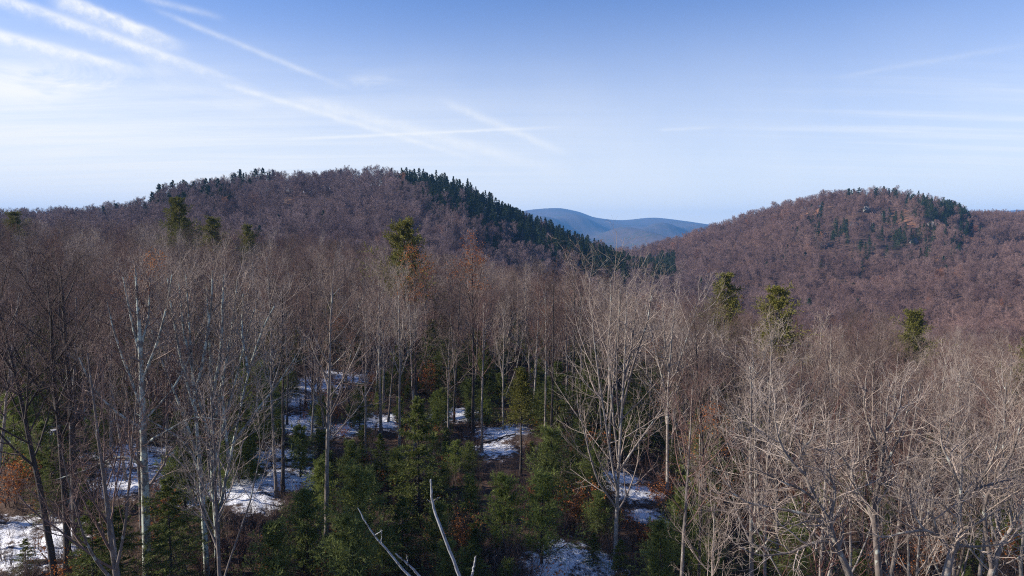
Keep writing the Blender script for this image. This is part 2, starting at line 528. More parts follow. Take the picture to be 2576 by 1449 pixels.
def conifer(seed, H=6.0, W=1.7, kind='spruce', nb=110, ks=10, per=11, bl=0.13, bw=0.018, h0=0.06, r0=None):
    rng = np.random.default_rng(seed)
    r0 = r0 or H * 0.013 + 0.02
    P0, R0 = trunk_path(H, r0, 9, (rng.normal(0, .015), rng.normal(0, .015)), 0.012, rng, top=0.08)
    Lp = np.array([H])
    if kind == 'spruce':
        sh = lambda T, Z: W * np.clip(1.03 - T, 0.03, 1) ** 0.85 * (0.8 + 0.35 * np.sin(T * 40))
        P1, R1, L1 = grow(P0, R0, Lp, nb, h0, 0.99, 82, 9, sh, 5, 0.05, 0.02, 0.35, rng)
    elif kind == 'pine':            # young soft pine: branches sweep upward, rounded outline
        sh = lambda T, Z: W * np.clip(1.06 - T, 0.05, 1) ** 0.6 * (0.75 + 0.35 * np.sin(T * 23))
        P1, R1, L1 = grow(P0, R0, Lp, nb, h0, 0.99, 62, 10, sh, 5, 0.08, 0.12, 0.35, rng)
    else:                           # tall pine: irregular plates of foliage with gaps
        lev = np.sort(rng.random(9))
        sh = lambda T, Z: W * np.clip((1.03 - T) / (1.03 - h0), 0.05, 1) ** 0.62 * (0.50 + 0.65 * np.maximum(0, np.sin(T * 46 + seed + 1.5 * np.sin(T * 13))) ** 1.2)
        P1, R1, L1 = grow(P0, R0, Lp, nb, h0, 0.995, 76, 14, sh, 5, 0.08, 0.05, 0.35, rng)
    # keep drooping at the lower boughs of spruce
    if kind == 'spruce':
        q = np.linspace(0, 1, 5)[None, :] ** 2
        P1[..., 2] -= q * (L1 * 0.22)[:, None] * (1 - P1[:, :1, 2] / H)
    P2, R2, L2 = grow(P1, R1, L1, ks, 0.15, 1.0, 48, 12, lambda T, Z: np.maximum(Z * (0.55 - 0.35 * T), 0.10), 3, 0.10, 0.06 if kind != 'spruce' else -0.02, 0.4, rng)
    if kind == 'spruce':                # sprays lie flat along the bough
        P2[..., 2] = P2[:, :1, 2] + (P2[..., 2] - P2[:, :1, 2]) * 0.35
    ndl = blades(P2, per, bl, bw, 42 if kind == 'spruce' else 30, rng)
    return dict(trunk=tubes(P0, R0, 6), branches=cat([tubes(P1, R1, 3)]), needles=ndl, H=H)


# ------------------------------------------------------------------ materials
def new_mat(name):
    m = bpy.data.materials.new(name)
    m.use_nodes = True
    t = m.node_tree
    b = t.nodes['Principled BSDF']
    b.inputs['Roughness'].default_value = 0.85
    b.inputs['Specular IOR Level'].default_value = 0.25
    return m, t, b


def ramp(t, fac, stops):
    r = t.nodes.new('ShaderNodeValToRGB')
    el = r.color_ramp.elements
    while len(el) < len(stops):
        el.new(0.5)
    for e, (p, c) in zip(el, stops):
        e.position = p
        e.color = (*c, 1)
    t.links.new(fac, r.inputs[0])
    return r.outputs[0]


def mixrgb(t, fac, a, b, mode='MIX'):
    n = t.nodes.new('ShaderNodeMix')
    n.data_type = 'RGBA'; n.blend_type = mode
    for s, x in ((0, fac), (6, a), (7, b)):
        if isinstance(x, (int, float)):
            n.inputs[s].default_value = x
        elif isinstance(x, tuple):
            n.inputs[s].default_value = (*x, 1)
        else:
            t.links.new(x, n.inputs[s])
    return n.outputs[2]


def bark_mat(name, stops, patch_col=None, patch_lo=0.55, scale=6.0, bump=0.6):
    m, t, b = new_mat(name)
    oi = t.nodes.new('ShaderNodeObjectInfo'); tc = t.nodes.new('ShaderNodeTexCoord')
    base = ramp(t, oi.outputs['Random'], stops)
    nz = noise(t, tc.outputs['Object'], scale, 5, 0.6, sc=(1, 1, 0.35))
    c = mixrgb(t, 1.0, base, ramp(t, nz, [(0.3, (0.55, 0.55, 0.55)), (0.7, (1.25, 1.25, 1.25))]), 'MULTIPLY')
    if patch_col:
        pz = noise(t, tc.outputs['Object'], scale * 0.5, 4, 0.6, sc=(1, 1, 0.7))
        f = smooth(t, pz, patch_lo, patch_lo + 0.08)
        c = mixrgb(t, f, c, patch_col)
    t.links.new(c, b.inputs['Base Color'])
    bp = t.nodes.new('ShaderNodeBump'); bp.inputs['Strength'].default_value = bump; bp.inputs['Distance'].default_value = 0.03
    t.links.new(nz, bp.inputs['Height']); t.links.new(bp.outputs[0], b.inputs['Normal'])
    return m


BARK = bark_mat('grey_bark', [(0.0, (0.13, 0.108, 0.098)), (0.5, (0.20, 0.172, 0.152)), (1.0, (0.28, 0.25, 0.225))], (0.36, 0.38, 0.34), 0.58)
DARK = bark_mat('dark_bark', [(0.0, (0.045, 0.038, 0.036)), (1.0, (0.085, 0.072, 0.066))], (0.20, 0.20, 0.18), 0.62)
LICHEN = bark_mat('lichen_bark', [(0.0, (0.17, 0.165, 0.15)), (1.0, (0.20, 0.19, 0.17))], (0.40, 0.45, 0.40), 0.47, scale=5)
TWIG = bark_mat('twig_bark', [(0.0, (0.115, 0.058, 0.050)), (0.3, (0.150, 0.090, 0.077)), (0.6, (0.185, 0.135, 0.115)), (1.0, (0.33, 0.265, 0.225))], scale=2, bump=0)
TWIG_D = bark_mat('dark_twig_bark', [(0.0, (0.070, 0.047, 0.043)), (1.0, (0.125, 0.092, 0.082))], scale=2, bump=0)
TWIG_P = bark_mat('pale_twig_bark', [(0.0, (0.28, 0.225, 0.19)), (1.0, (0.39, 0.33, 0.285))], scale=2, bump=0)
FAR_TWIG = bark_mat('hill_twig_bark', [(0.0, (0.20, 0.155, 0.145)), (0.5, (0.235, 0.185, 0.172)), (0.985, (0.275, 0.225, 0.21)), (1.0, (0.34, 0.18, 0.10))], scale=0.6, bump=0)
_t = FAR_TWIG.node_tree; _b = _t.nodes['Principled BSDF']
_src = _b.inputs['Base Color'].links[0].from_socket
_g = _t.nodes.new('ShaderNodeNewGeometry')
_n = noise(_t, _g.outputs['Position'], 0.016, 5, 0.65)
_t.links.new(mixrgb(_t, 1.0, _src, ramp(_t, _n, [(0.36, (0.70, 0.62, 0.66)), (0.52, (1.0, 0.93, 0.93)), (0.66, (1.2, 1.06, 1.02))]), 'MULTIPLY'), _b.inputs['Base Color'])
# twig tint: greyer and bluer on the left hill, browner on the right
_s2 = _t.nodes.new('ShaderNodeSeparateXYZ'); _t.links.new(_g.outputs['Position'], _s2.inputs[0])
_src = _b.inputs['Base Color'].links[0].from_socket
_t.links.new(mixrgb(_t, 1.0, _src, mixrgb(_t, smooth(_t, _s2.outputs[0], 40, 220), (0.90, 0.91, 1.02), (0.95, 0.85, 0.83)), 'MULTIPLY'), _b.inputs['Base Color'])
SILVER = bark_mat('weathered_dead_wood', [(0.0, (0.30, 0.31, 0.33)), (1.0, (0.34, 0.35, 0.36))], (0.12, 0.11, 0.105), 0.56, scale=11, bump=1.0)


def leaf_mat(name, stops, rough=0.7, scale=3.0, trans=0.0, objvar=0.35):
    m, t, b = new_mat(name)
    oi = t.nodes.new('ShaderNodeObjectInfo'); tc = t.nodes.new('ShaderNodeTexCoord')
    nz = noise(t, tc.outputs['Object'], scale, 4, 0.6)
    f = mth(t, 'ADD', smooth(t, nz, 0.25, 0.75, 0, 1 - objvar), mth(t, 'MULTIPLY', oi.outputs['Random'], objvar))
    c = ramp(t, f, stops)
    t.links.new(c, b.inputs['Base Color'])
    b.inputs['Roughness'].default_value = rough
    if trans:
        tr = t.nodes.new('ShaderNodeBsdfTranslucent'); t.links.new(c, tr.inputs[0])
        mx = t.nodes.new('ShaderNodeMixShader'); mx.inputs[0].default_value = trans
        t.links.new(b.outputs[0], mx.inputs[1]); t.links.new(tr.outputs[0], mx.inputs[2])
        t.links.new(mx.outputs[0], t.nodes['Material Output'].inputs['Surface'])
    return m


SPRUCE = leaf_mat('spruce_needles', [(0.0, (0.060, 0.080, 0.024)), (0.6, (0.115, 0.140, 0.036)), (1.0, (0.165, 0.170, 0.044))], trans=0.3)
PINE = leaf_mat('pine_needles', [(0.0, (0.095, 0.125, 0.042)), (0.6, (0.165, 0.195, 0.056)), (1.0, (0.215, 0.235, 0.064))], trans=0.3)
PINE_B = leaf_mat('sunlit_pine_needles', [(0.0, (0.13, 0.17, 0.045)), (0.6, (0.21, 0.25, 0.065)), (1.0, (0.27, 0.29, 0.075))], trans=0.35)  # lighter copy of the pine needles, sunlight put into the colour
OLIVE = leaf_mat('olive_needles', [(0.0, (0.095, 0.098, 0.022)), (0.6, (0.160, 0.155, 0.032)), (1.0, (0.210, 0.185, 0.040))], trans=0.2)
HILLC = leaf_mat('hill_needles', [(0.0, (0.022, 0.042, 0.024)), (0.6, (0.038, 0.062, 0.030)), (1.0, (0.060, 0.080, 0.032))], scale=0.4)
ORANGE = leaf_mat('dead_leaves', [(0.0, (0.20, 0.060, 0.022)), (0.5, (0.34, 0.12, 0.035)), (1.0, (0.44, 0.20, 0.06))], scale=2, trans=0.3)

# ground: leaf litter with snow on the level clearings, bare brown litter on the hills
GROUND, t, b = new_mat('leaf_litter_and_snow')
tc = t.nodes.new('ShaderNodeTexCoord')
P_ = tc.outputs['Object']
big = noise(t, P_, 0.045, 4, 0.55)
mid = noise(t, P_, 0.55, 5, 0.6)
sml = noise(t, P_, 1.5, 5, 0.75)
tiny = noise(t, P_, 9.0, 3, 0.7)
litter = ramp(t, mth(t, 'MULTIPLY_ADD', tiny, 0.55, mth(t, 'MULTIPLY', sml, 0.5)), [(0.28, (0.030, 0.021, 0.017)), (0.52, (0.075, 0.047, 0.034)), (0.74, (0.17, 0.095, 0.055))])
hill = ramp(t, mth(t, 'MULTIPLY_ADD', noise(t, P_, 0.03, 5, 0.65), 0.6, mth(t, 'MULTIPLY', noise(t, P_, 0.25, 5, 0.7), 0.45)),
            [(0.38, (0.05, 0.034, 0.028)), (0.56, (0.10, 0.060, 0.042)), (0.66, (0.26, 0.12, 0.06))])
sp = t.nodes.new('ShaderNodeSeparateXYZ'); t.links.new(P_, sp.inputs[0])
dist = mth(t, 'SQRT', mth(t, 'ADD', mth(t, 'MULTIPLY', sp.outputs[0], sp.outputs[0]), mth(t, 'MULTIPLY', sp.outputs[1], sp.outputs[1])))
near = smooth(t, dist, 190, 130)
cover = mth(t, 'ADD', mth(t, 'MULTIPLY', sml, 0.75), mth(t, 'ADD', mth(t, 'MULTIPLY', mid, 0.45), mth(t, 'ADD', mth(t, 'MULTIPLY', big, 0.25), mth(t, 'MULTIPLY', tiny, 0.35))))
sa = t.nodes.new('ShaderNodeAttribute'); sa.attribute_name = 'snow_cover'
cover = mth(t, 'ADD', cover, mth(t, 'MULTIPLY', sa.outputs['Fac'], 0.34))
snowf = mth(t, 'MULTIPLY', smooth(t, cover, 1.08, 1.22), near)
base = mixrgb(t, near, hill, litter)
t.links.new(mixrgb(t, snowf, base, (0.84, 0.86, 0.90)), b.inputs['Base Color'])
bp = t.nodes.new('ShaderNodeBump'); bp.inputs['Strength'].default_value = 0.7; bp.inputs['Distance'].default_value = 0.25
t.links.new(mth(t, 'ADD', sml, mth(t, 'MULTIPLY', tiny, 0.4)), bp.inputs['Height']); t.links.new(bp.outputs[0], b.inputs['Normal'])
b.inputs['Roughness'].default_value = 0.9

MOUNT, t, b = new_mat('distant_wooded_slope')
tc = t.nodes.new('ShaderNodeTexCoord')
P_ = tc.outputs['Object']
v1 = noise(t, P_, 0.0022, 5, 0.6); v2 = noise(t, P_, 0.05, 4, 0.7); v3 = noise(t, P_, 0.012, 5, 0.7, sc=(0.4, 1, 2.5))
woods = mixrgb(t, v2, (0.035, 0.028, 0.03), (0.10, 0.078, 0.075))
t.links.new(mixrgb(t, smooth(t, v3, 0.54, 0.62), woods, (0.030, 0.045, 0.030)), b.inputs['Base Color'])
bp = t.nodes.new('ShaderNodeBump'); bp.inputs['Strength'].default_value = 1.0; bp.inputs['Distance'].default_value = 9.0
t.links.new(v2, bp.inputs['Height']); t.links.new(bp.outputs[0], b.inputs['Normal'])
b.inputs['Roughness'].default_value = 1.0
ROCK, t, b = new_mat('grey_rock')
tc = t.nodes.new('ShaderNodeTexCoord')
t.links.new(ramp(t, noise(t, tc.outputs['Object'], 1.2, 6, 0.7), [(0.3, (0.08, 0.075, 0.07)), (0.7, (0.24, 0.23, 0.22))]), b.inputs['Base Color'])


# ------------------------------------------------------------------ object helpers
def link(name, data, parent=None, loc=(0, 0, 0), rot=(0, 0, 0), sc=1.0):
    o = bpy.data.objects.new(name, data)
    o.location = loc; o.rotation_euler = rot
    o.scale = (sc, sc, sc) if isinstance(sc, (int, float)) else sc
    if parent is not None:
        o.parent = parent
    col.objects.link(o)
    return o


def tag(o, label=None, cat_=None, group=None, kind=None):
    if label: o['label'] = label
    if cat_: o['category'] = cat_
    if group: o['group'] = group
    if kind: o['kind'] = kind
    return o


# ------------------------------------------------------------------ ground and mountain
def build_ground():
    az = np.concatenate([np.linspace(-math.pi, -0.80, 40, endpoint=False), np.linspace(-0.80, 0.80, 300, endpoint=False), np.linspace(0.80, math.pi, 40, endpoint=False)])
    r = np.concatenate([[0.0], np.geomspace(3, 34, 18, endpoint=False), np.linspace(34, 125, 160, endpoint=False), np.geomspace(125, 3000, 130)])
    A, Rr = np.meshgrid(az, r)
    X, Y = Rr * np.sin(A), Rr * np.cos(A)
    Z = height(X, Y)
    m = (Rr < 200)
    Z = Z + m * (0.10 * np.sin(X * 2.3 + 1.7 * np.sin(Y * 1.9)) * np.sin(Y * 2.1 + X * 0.6) + 0.05 * np.sin(X * 5.1 + Y * 3.3))
    V = np.stack([X, Y, Z], axis=-1).reshape(-1, 3)
    nr, na = A.shape
    idx = np.arange(nr * na).reshape(nr, na)
    nx = np.roll(idx, -1, axis=1)
    F = np.stack([idx[:-1], nx[:-1], nx[1:], idx[1:]], axis=-1).reshape(-1, 4)[:, ::-1]
    me = mesh_from('ground', V, F, GROUND)
    sn = np.full(len(V), 0.0)
    for (cx, cy_, cr) in SNOW:
        sn = np.maximum(sn, np.exp(-((V[:, 0] - cx) ** 2 + (V[:, 1] - cy_) ** 2) / cr ** 2))
    at_ = me.attributes.new('snow_cover', 'FLOAT', 'POINT')
    at_.data.foreach_set('value', sn.astype(np.float32))
    o = link('ground', me)
    tag(o, 'leaf littered forest floor with thin snow patches', None, None, 'structure')


SNOW = []
for (u_, v_, r_) in [(870, 945, 9), (800, 965, 8), (760, 1010, 7), (745, 1070, 6), (700, 1150, 6), (715, 1210, 5), (620, 1225, 6), (560, 1250, 5), (330, 1150, 7), (320, 1215, 6), (60, 1390, 6), (10, 1340, 5), (130, 1360, 4),
                     (1600, 1240, 4.5), (1625, 1300, 4), (1560, 1205, 4), (1440, 1400, 4.5), (1390, 1440, 4), (1500, 1430, 4), (1260, 1085, 6), (1240, 1130, 5), (1150, 1045, 6), (960, 1065, 6), (860, 1085, 5), (640, 1265, 4), (40, 1100, 6)]:
    a_ = at(u_, v_)
    SNOW.append((a_[0], a_[1], r_ * 0.68))
build_ground()


def build_mountain():
    uu = [-2500, 200, 900, 1150, 1300, 1345, 1400, 1450, 1500, 1560, 1640, 1720, 1800, 1900, 2100, 2350, 2460, 2570, 2800, 3600, 5000]
    vv = [580, 590, 575, 552, 534, 527, 524, 532, 548, 554, 548, 556, 567, 574, 570, 552, 538, 528, 524, 545, 575]
    S = np.array([(q - 1288) / FOC for q in uu])
    s = np.concatenate([np.linspace(-1.4, -0.1, 50, endpoint=False), np.linspace(-0.1, 0.9, 320, endpoint=False), np.linspace(0.9, 1.4, 20)])
    top = pchip(S, (600 - np.array(vv, float)) / FOC, s)
    yy = np.concatenate([np.linspace(2600, 8000, 110, endpoint=False), np.geomspace(8000, 9500, 10)])
    Sg, Yg = np.meshgrid(s, yy)
    ridge = 8000 * top[None]
    q = np.clip((Yg - 2600) / 5400, 0, 1)
    prof = q ** 1.5 * (1.0 + 0.0 * q)
    Z = -62 + (ridge + 62) * prof
    spur = 42 * np.sin(Sg * 34 + 2.0 * np.sin(Yg * 0.0016)) * np.sin(q * math.pi) + 22 * np.sin(Sg * 71 + Yg * 0.003) * np.sin(q * math.pi)
    Z = Z + spur
    back = np.clip((Yg - 8000) / 1500, 0, 1)
    Z = Z * (1 - back) + (-70) * back
    Z = Z + 2.0 * np.sin(Sg * 400 + Yg * 0.01) * np.sin(q * math.pi)
    V = np.stack([Sg * Yg, Yg, Z + CZ], axis=-1).reshape(-1, 3)
    n, m = Sg.shape
    idx = np.arange(n * m).reshape(n, m)
    F = np.stack([idx[:-1, :-1], idx[:-1, 1:], idx[1:, 1:], idx[1:, :-1]], axis=-1).reshape(-1, 4)
    o = link('mountain', mesh_from('mountain', V, F, MOUNT))
    tag(o, 'distant blue wooded mountain ridge in the gap between the hills', None, None, 'structure')


build_mountain()

# ------------------------------------------------------------------ prototypes
rnd = random.Random(11)


def meshes_of(t, name, trunk_mat, twig_mat, split_limbs=False):
    d = {'H': t['H'], 'trunk': mesh_from(name + '_trunk', *t['trunk'], trunk_mat)}
    if split_limbs:
        d['limbs'] = [mesh_from(name + '_limb', *l, trunk_mat) for l in t['limbs']]
        d['sets'] = [mesh_from(name + '_twigs', *l, twig_mat) for l in t['sets']]
    else:
        d['crown'] = mesh_from(name + '_crown', *cat(t['limbs'] + [t['twigs']]), twig_mat)
    if t['leaves'] is not None:
        d['leaves'] = mesh_from(name + '_leaves', *t['leaves'], ORANGE, False)
    return d


def put_bare(name, d, loc, rotz, sc, label, group=None, tilt=(0, 0)):
    root = link(name, None, None, loc, (tilt[0], tilt[1], rotz), sc)
    root.empty_display_size = 0.5
    tag(root, label, 'tree', group)
    link('trunk', d['trunk'], root)
    for l, tw in zip(d.get('limbs', ()), d.get('sets', ())):
        lo = link('limb', l, root)
        tag(link('twigs', tw, lo), kind='stuff')
    if 'crown' in d:
        tag(link('crown', d['crown'], root), kind='stuff')
    if 'leaves' in d:
        tag(link('leaves', d['leaves'], root), kind='stuff')
    return root


PROTO = [
    meshes_of(bare_tree(101, H=18, nl=14, la=38, ll=0.34, lup=0.11, wig=0.07), 'bare', BARK, TWIG),
    meshes_of(bare_tree(102, H=17, nl=12, la=44, ll=0.40, lup=0.09, style='round', clear=0.38, wig=0.09), 'bare', BARK, TWIG),
    meshes_of(bare_tree(103, H=19, nl=15, la=34, ll=0.30, lup=0.13, clear=0.45, wig=0.07), 'bare', DARK, TWIG_D),
    meshes_of(bare_tree(104, H=16, nl=12, la=48, ll=0.42, lup=0.06, style='round', wig=0.13, clear=0.34), 'bare', BARK, TWIG),
    meshes_of(bare_tree(105, H=18, nl=11, la=30, ll=0.34, lup=0.14, stems=2, clear=0.35, k2=6, k3=5, k4=2), 'bare', BARK, TWIG_P),
    meshes_of(bare_tree(106, H=17, nl=13, la=42, ll=0.36, lup=0.08, leaves=600, clear=0.30, wig=0.09), 'bare', DARK, TWIG),
    meshes_of(bare_tree(107, H=16, nl=12, la=36, ll=0.36, lup=0.11, stems=3, clear=0.25, k2=5, k3=5, k4=2, wig=0.08), 'bare', BARK, TWIG),
]
FAR = []
for q in range(6):
    tr = bare_tree(200 + q, H=13, r0=0.14, nl=14, la=50, ll=0.34, lup=0.09, style='round', clear=0.30, k2=8, k3=6, k4=4, twig_r=0.017 + 0.002 * (q % 3), wig=0.09)
    FAR.append(mesh_from('hill_tree', *cat([tr['trunk']] + tr['limbs'] + [tr['twigs']]), FAR_TWIG))
print('bare proto tris', [sum(len(p.polygons) for p in (d['trunk'], d['crown'])) * 2 for d in PROTO], [len(f.polygons) * 2 for f in FAR])


def con_meshes(t, name, needles, bark=DARK):
    return {'H': t['H'], 'trunk': mesh_from(name + '_trunk', *t['trunk'], bark), 'branches': mesh_from(name + '_branches', *t['branches'], bark),
            'needles': mesh_from(name + '_needles', *t['needles'], needles, False)}


SPR = [con_meshes(conifer(300 + q, H=6, W=2.4 + 0.3 * q, nb=100, ks=15, per=13, bl=0.15, bw=0.016), 'spruce', SPRUCE) for q in range(3)]
PIN = [con_meshes(conifer(320 + q, H=5, W=2.3 + 0.3 * q, kind='pine', nb=70, ks=15, per=15, bl=0.20, bw=0.015), 'pine', PINE) for q in range(3)]
PINB = [con_meshes(conifer(330 + q, H=5, W=2.4 + 0.3 * q, kind='pine', nb=64, ks=15, per=15, bl=0.20, bw=0.015), 'sunlitpine', PINE_B) for q in range(2)]
TALL = [con_meshes(conifer(340 + q, H=18, W=5.0, kind='tall', nb=120, ks=16, per=13, bl=0.27, bw=0.034, h0=0.50), 'tallpine', OLIVE) for q in range(3)]
HILLCON = []
for q in range(5):
    tt = conifer(360 + q, H=15, W=3.4 if q < 3 else 3.8, kind='spruce' if q < 3 else 'tall', nb=80, ks=6, per=5, bl=0.55, bw=0.12, h0=0.10 if q < 3 else 0.3)
    HILLCON.append({'H': 15, 'trunk': mesh_from('hillcon_trunk', *tt['trunk'], DARK), 'needles': mesh_from('hillcon_needles', *tt['needles'], HILLC, False)})


def put_conifer(name, d, loc, rotz, sc, label, group=None):
    root = link(name, None, None, loc, (0, 0, rotz), sc)
    tag(root, label, 'tree', group)
    link('trunk', d['trunk'], root)
    if 'branches' in d:
        tag(link('branches', d['branches'], root), kind='stuff')
    tag(link('crown', d['needles'], root), kind='stuff')
    return root


def scatter(name, label, protos, pts, idx, scl, rot):
    """ONE object of kind stuff: protos instanced on points by geometry nodes."""
    pc = bpy.data.collections.new(name + '_kinds')
    for k, me in enumerate(protos):
        pc.objects.link(bpy.data.objects.new('%s_%02d' % (name, k), me))
    me = bpy.data.meshes.new(name)
    n = len(pts)
    me.vertices.add(n); me.vertices.foreach_set('co', np.asarray(pts, np.float32).ravel())
    for an, ty, arr in (('pick', 'INT', idx), ('size', 'FLOAT', scl), ('turn', 'FLOAT', rot)):
        a = me.attributes.new(an, ty, 'POINT')
        a.data.foreach_set('value', np.asarray(arr, np.int32 if ty == 'INT' else np.float32))
    me.update()
    o = link(name, me)
    tag(o, label, None, None, 'stuff')
    g = bpy.data.node_groups.new(name, 'GeometryNodeTree')
    g.interface.new_socket('Geometry', in_out='INPUT', socket_type='NodeSocketGeometry')
    g.interface.new_socket('Geometry', in_out='OUTPUT', socket_type='NodeSocketGeometry')
    gi = g.nodes.new('NodeGroupInput'); go = g.nodes.new('NodeGroupOutput')
    ip = g.nodes.new('GeometryNodeInstanceOnPoints'); ci = g.nodes.new('GeometryNodeCollectionInfo')
    ci.inputs['Collection'].default_value = pc
    ci.inputs['Separate Children'].default_value = True
    ci.inputs['Reset Children'].default_value = True

    def attr(nm, dt):
        a = g.nodes.new('GeometryNodeInputNamedAttribute'); a.data_type = dt; a.inputs['Name'].default_value = nm
        return a.outputs['Attribute']
    cx = g.nodes.new('ShaderNodeCombineXYZ'); g.links.new(attr('turn', 'FLOAT'), cx.inputs[2])
    er = g.nodes.new('FunctionNodeEulerToRotation'); g.links.new(cx.outputs[0], er.inputs[0])
    g.links.new(gi.outputs[0], ip.inputs['Points']); g.links.new(ci.outputs[0], ip.inputs['Instance'])
    ip.inputs['Pick Instance'].default_value = True
    g.links.new(attr('pick', 'INT'), ip.inputs['Instance Index'])
    g.links.new(er.outputs[0], ip.inputs['Rotation'])
    g.links.new(attr('size', 'FLOAT'), ip.inputs['Scale'])
    g.links.new(ip.outputs[0], go.inputs[0])
    md = o.modifiers.new('scatter', 'NODES'); md.node_group = g
    return o


# ------------------------------------------------------------------ hero trees
occupied = []          # (x, y, radius)


def hero(label, u, v=None, y=None, seed=1, mats=(BARK, TWIG), leanpx=None, group=None, name='bare_tree', **kw):
    x, y, z = at(u, v) if y is None else by_depth(u, y)
    d = meshes_of(bare_tree(seed, **kw), 'hero', mats[0], mats[1], True)
    occupied.append((x, y, 2.2))
    return put_bare(name, d, (x, y, z - 0.15), 0.0, 1.0, label, group)


G1 = 'bare trees that stand out in front'
hero('dark leaning bare tree nearest the left edge, curving left', 140, y=36, seed=12, mats=(DARK, TWIG_D), H=18*0.92, r0=0.20, lean=(-0.15, 0), nl=18, la=48, ll=0.34, clear=0.42, group=G1)
hero('dark upright bare tree just right of the curving leaning trunk', 172, y=38.5, seed=13, mats=(DARK, TWIG_D), H=18.5*0.92, r0=0.22, lean=(-0.04, 0), nl=16, la=44, ll=0.32, clear=0.45, group=G1)
hero('thick dark bare trunk beside the dark conifers at far left', 198, y=42, seed=14, mats=(DARK, TWIG_D), H=19*0.92, r0=0.26, lean=(-0.02, 0), nl=18, la=44, ll=0.33, clear=0.42, group=G1)
hero('thin bare tree on the snow, left of two slim trunks', 695, v=1249, seed=17, mats=(BARK, TWIG), H=17, r0=0.13, nl=14, la=42, ll=0.28, clear=0.45, group=G1, k4=3)
hero('thin bare tree on the snow, right of two slim trunks', 712, v=1243, seed=18, mats=(DARK, TWIG), H=18*0.92, r0=0.16, lean=(0.01, 0), nl=14, la=42, ll=0.28, clear=0.45, group=G1, k4=3)
hero('dark bare trunk at the edge of the far snow clearing', 788, v=1040, seed=19, mats=(DARK, TWIG_D), H=18*0.92, r0=0.20, nl=15, la=44, ll=0.32, clear=0.42, group=G1, k4=3)
hero('tall bare tree rising between young pines, its trunk bending right', 820, v=1385, seed=20, mats=(BARK, TWIG), H=19.5*0.92, r0=0.18, lean=(0.05, 0), nl=18, la=46, ll=0.32, clear=0.38, group=G1)
hero('straight grey bare tree behind young pines, left of the dark spruce', 959, v=1090, seed=21, mats=(BARK, TWIG), H=18*0.92, r0=0.17, nl=15, la=40, ll=0.30, clear=0.45, group=G1, k4=3)
hero('twin stemmed pale bare tree left of the tall dark spruce', 1006, v=1160, seed=22, mats=(BARK, TWIG_P), H=18.5*0.92, r0=0.15, nl=13, la=34, ll=0.30, clear=0.40, stems=1, lup=0.12, group=G1, k4=3)
hero('dark trunked bare tree with russet leaves, right of the dark spruce', 1190, v=1094, seed=23, mats=(DARK, TWIG), H=20.5*0.92, r0=0.19, nl=18, la=38, ll=0.30, clear=0.45, leaves=800, leaf_lo=0.5, group=G1, k4=3)
hero('straight bare tree behind the olive hemlock in the middle', 1372, v=1120, seed=24, mats=(BARK, TWIG), H=18*0.92, r0=0.13, nl=14, la=38, ll=0.28, clear=0.42, group=G1, k4=3)
hero('tall black trunk right of the olive hemlock', 1440, v=1085, seed=25, mats=(DARK, TWIG), H=20*0.92, r0=0.20, nl=15, la=44, ll=0.30, clear=0.55, group=G1, k4=3)
hero('slim grey trunk beside the tall black trunk', 1457, v=1100, seed=26, mats=(BARK, TWIG), H=18*0.92, r0=0.12, nl=14, la=38, ll=0.26, clear=0.5, group=G1, k4=3)
hero('grey bare tree at the left edge of the crooked oaks', 1888, y=36, seed=29, mats=(BARK, TWIG_P), H=16, r0=0.17, lean=(-0.03, 0), nl=18, la=46, ll=0.34, clear=0.34, wig=0.09, lup=0.09, group=G1)
hero('upright pale bare trunk just left of the crooked oaks', 1923, y=40, seed=30, mats=(BARK, TWIG_P), H=17, r0=0.13, nl=16, la=40, ll=0.30, clear=0.40, wig=0.07, group=G1)
hero('pale straight tree behind the wide forked oak', 2484, y=33, seed=34, mats=(BARK, TWIG_P), H=16, r0=0.16, nl=16, la=46, ll=0.38, clear=0.36, wig=0.11, group=G1)
hero('tree with russet leaves below the tall olive pine in the middle canopy', 1045, y=78, seed=35, mats=(DARK, TWIG), H=17.3, r0=0.20, nl=18, la=40, ll=0.32, clear=0.40, leaves=1100, leaf_lo=0.45, group=G1, k4=3)



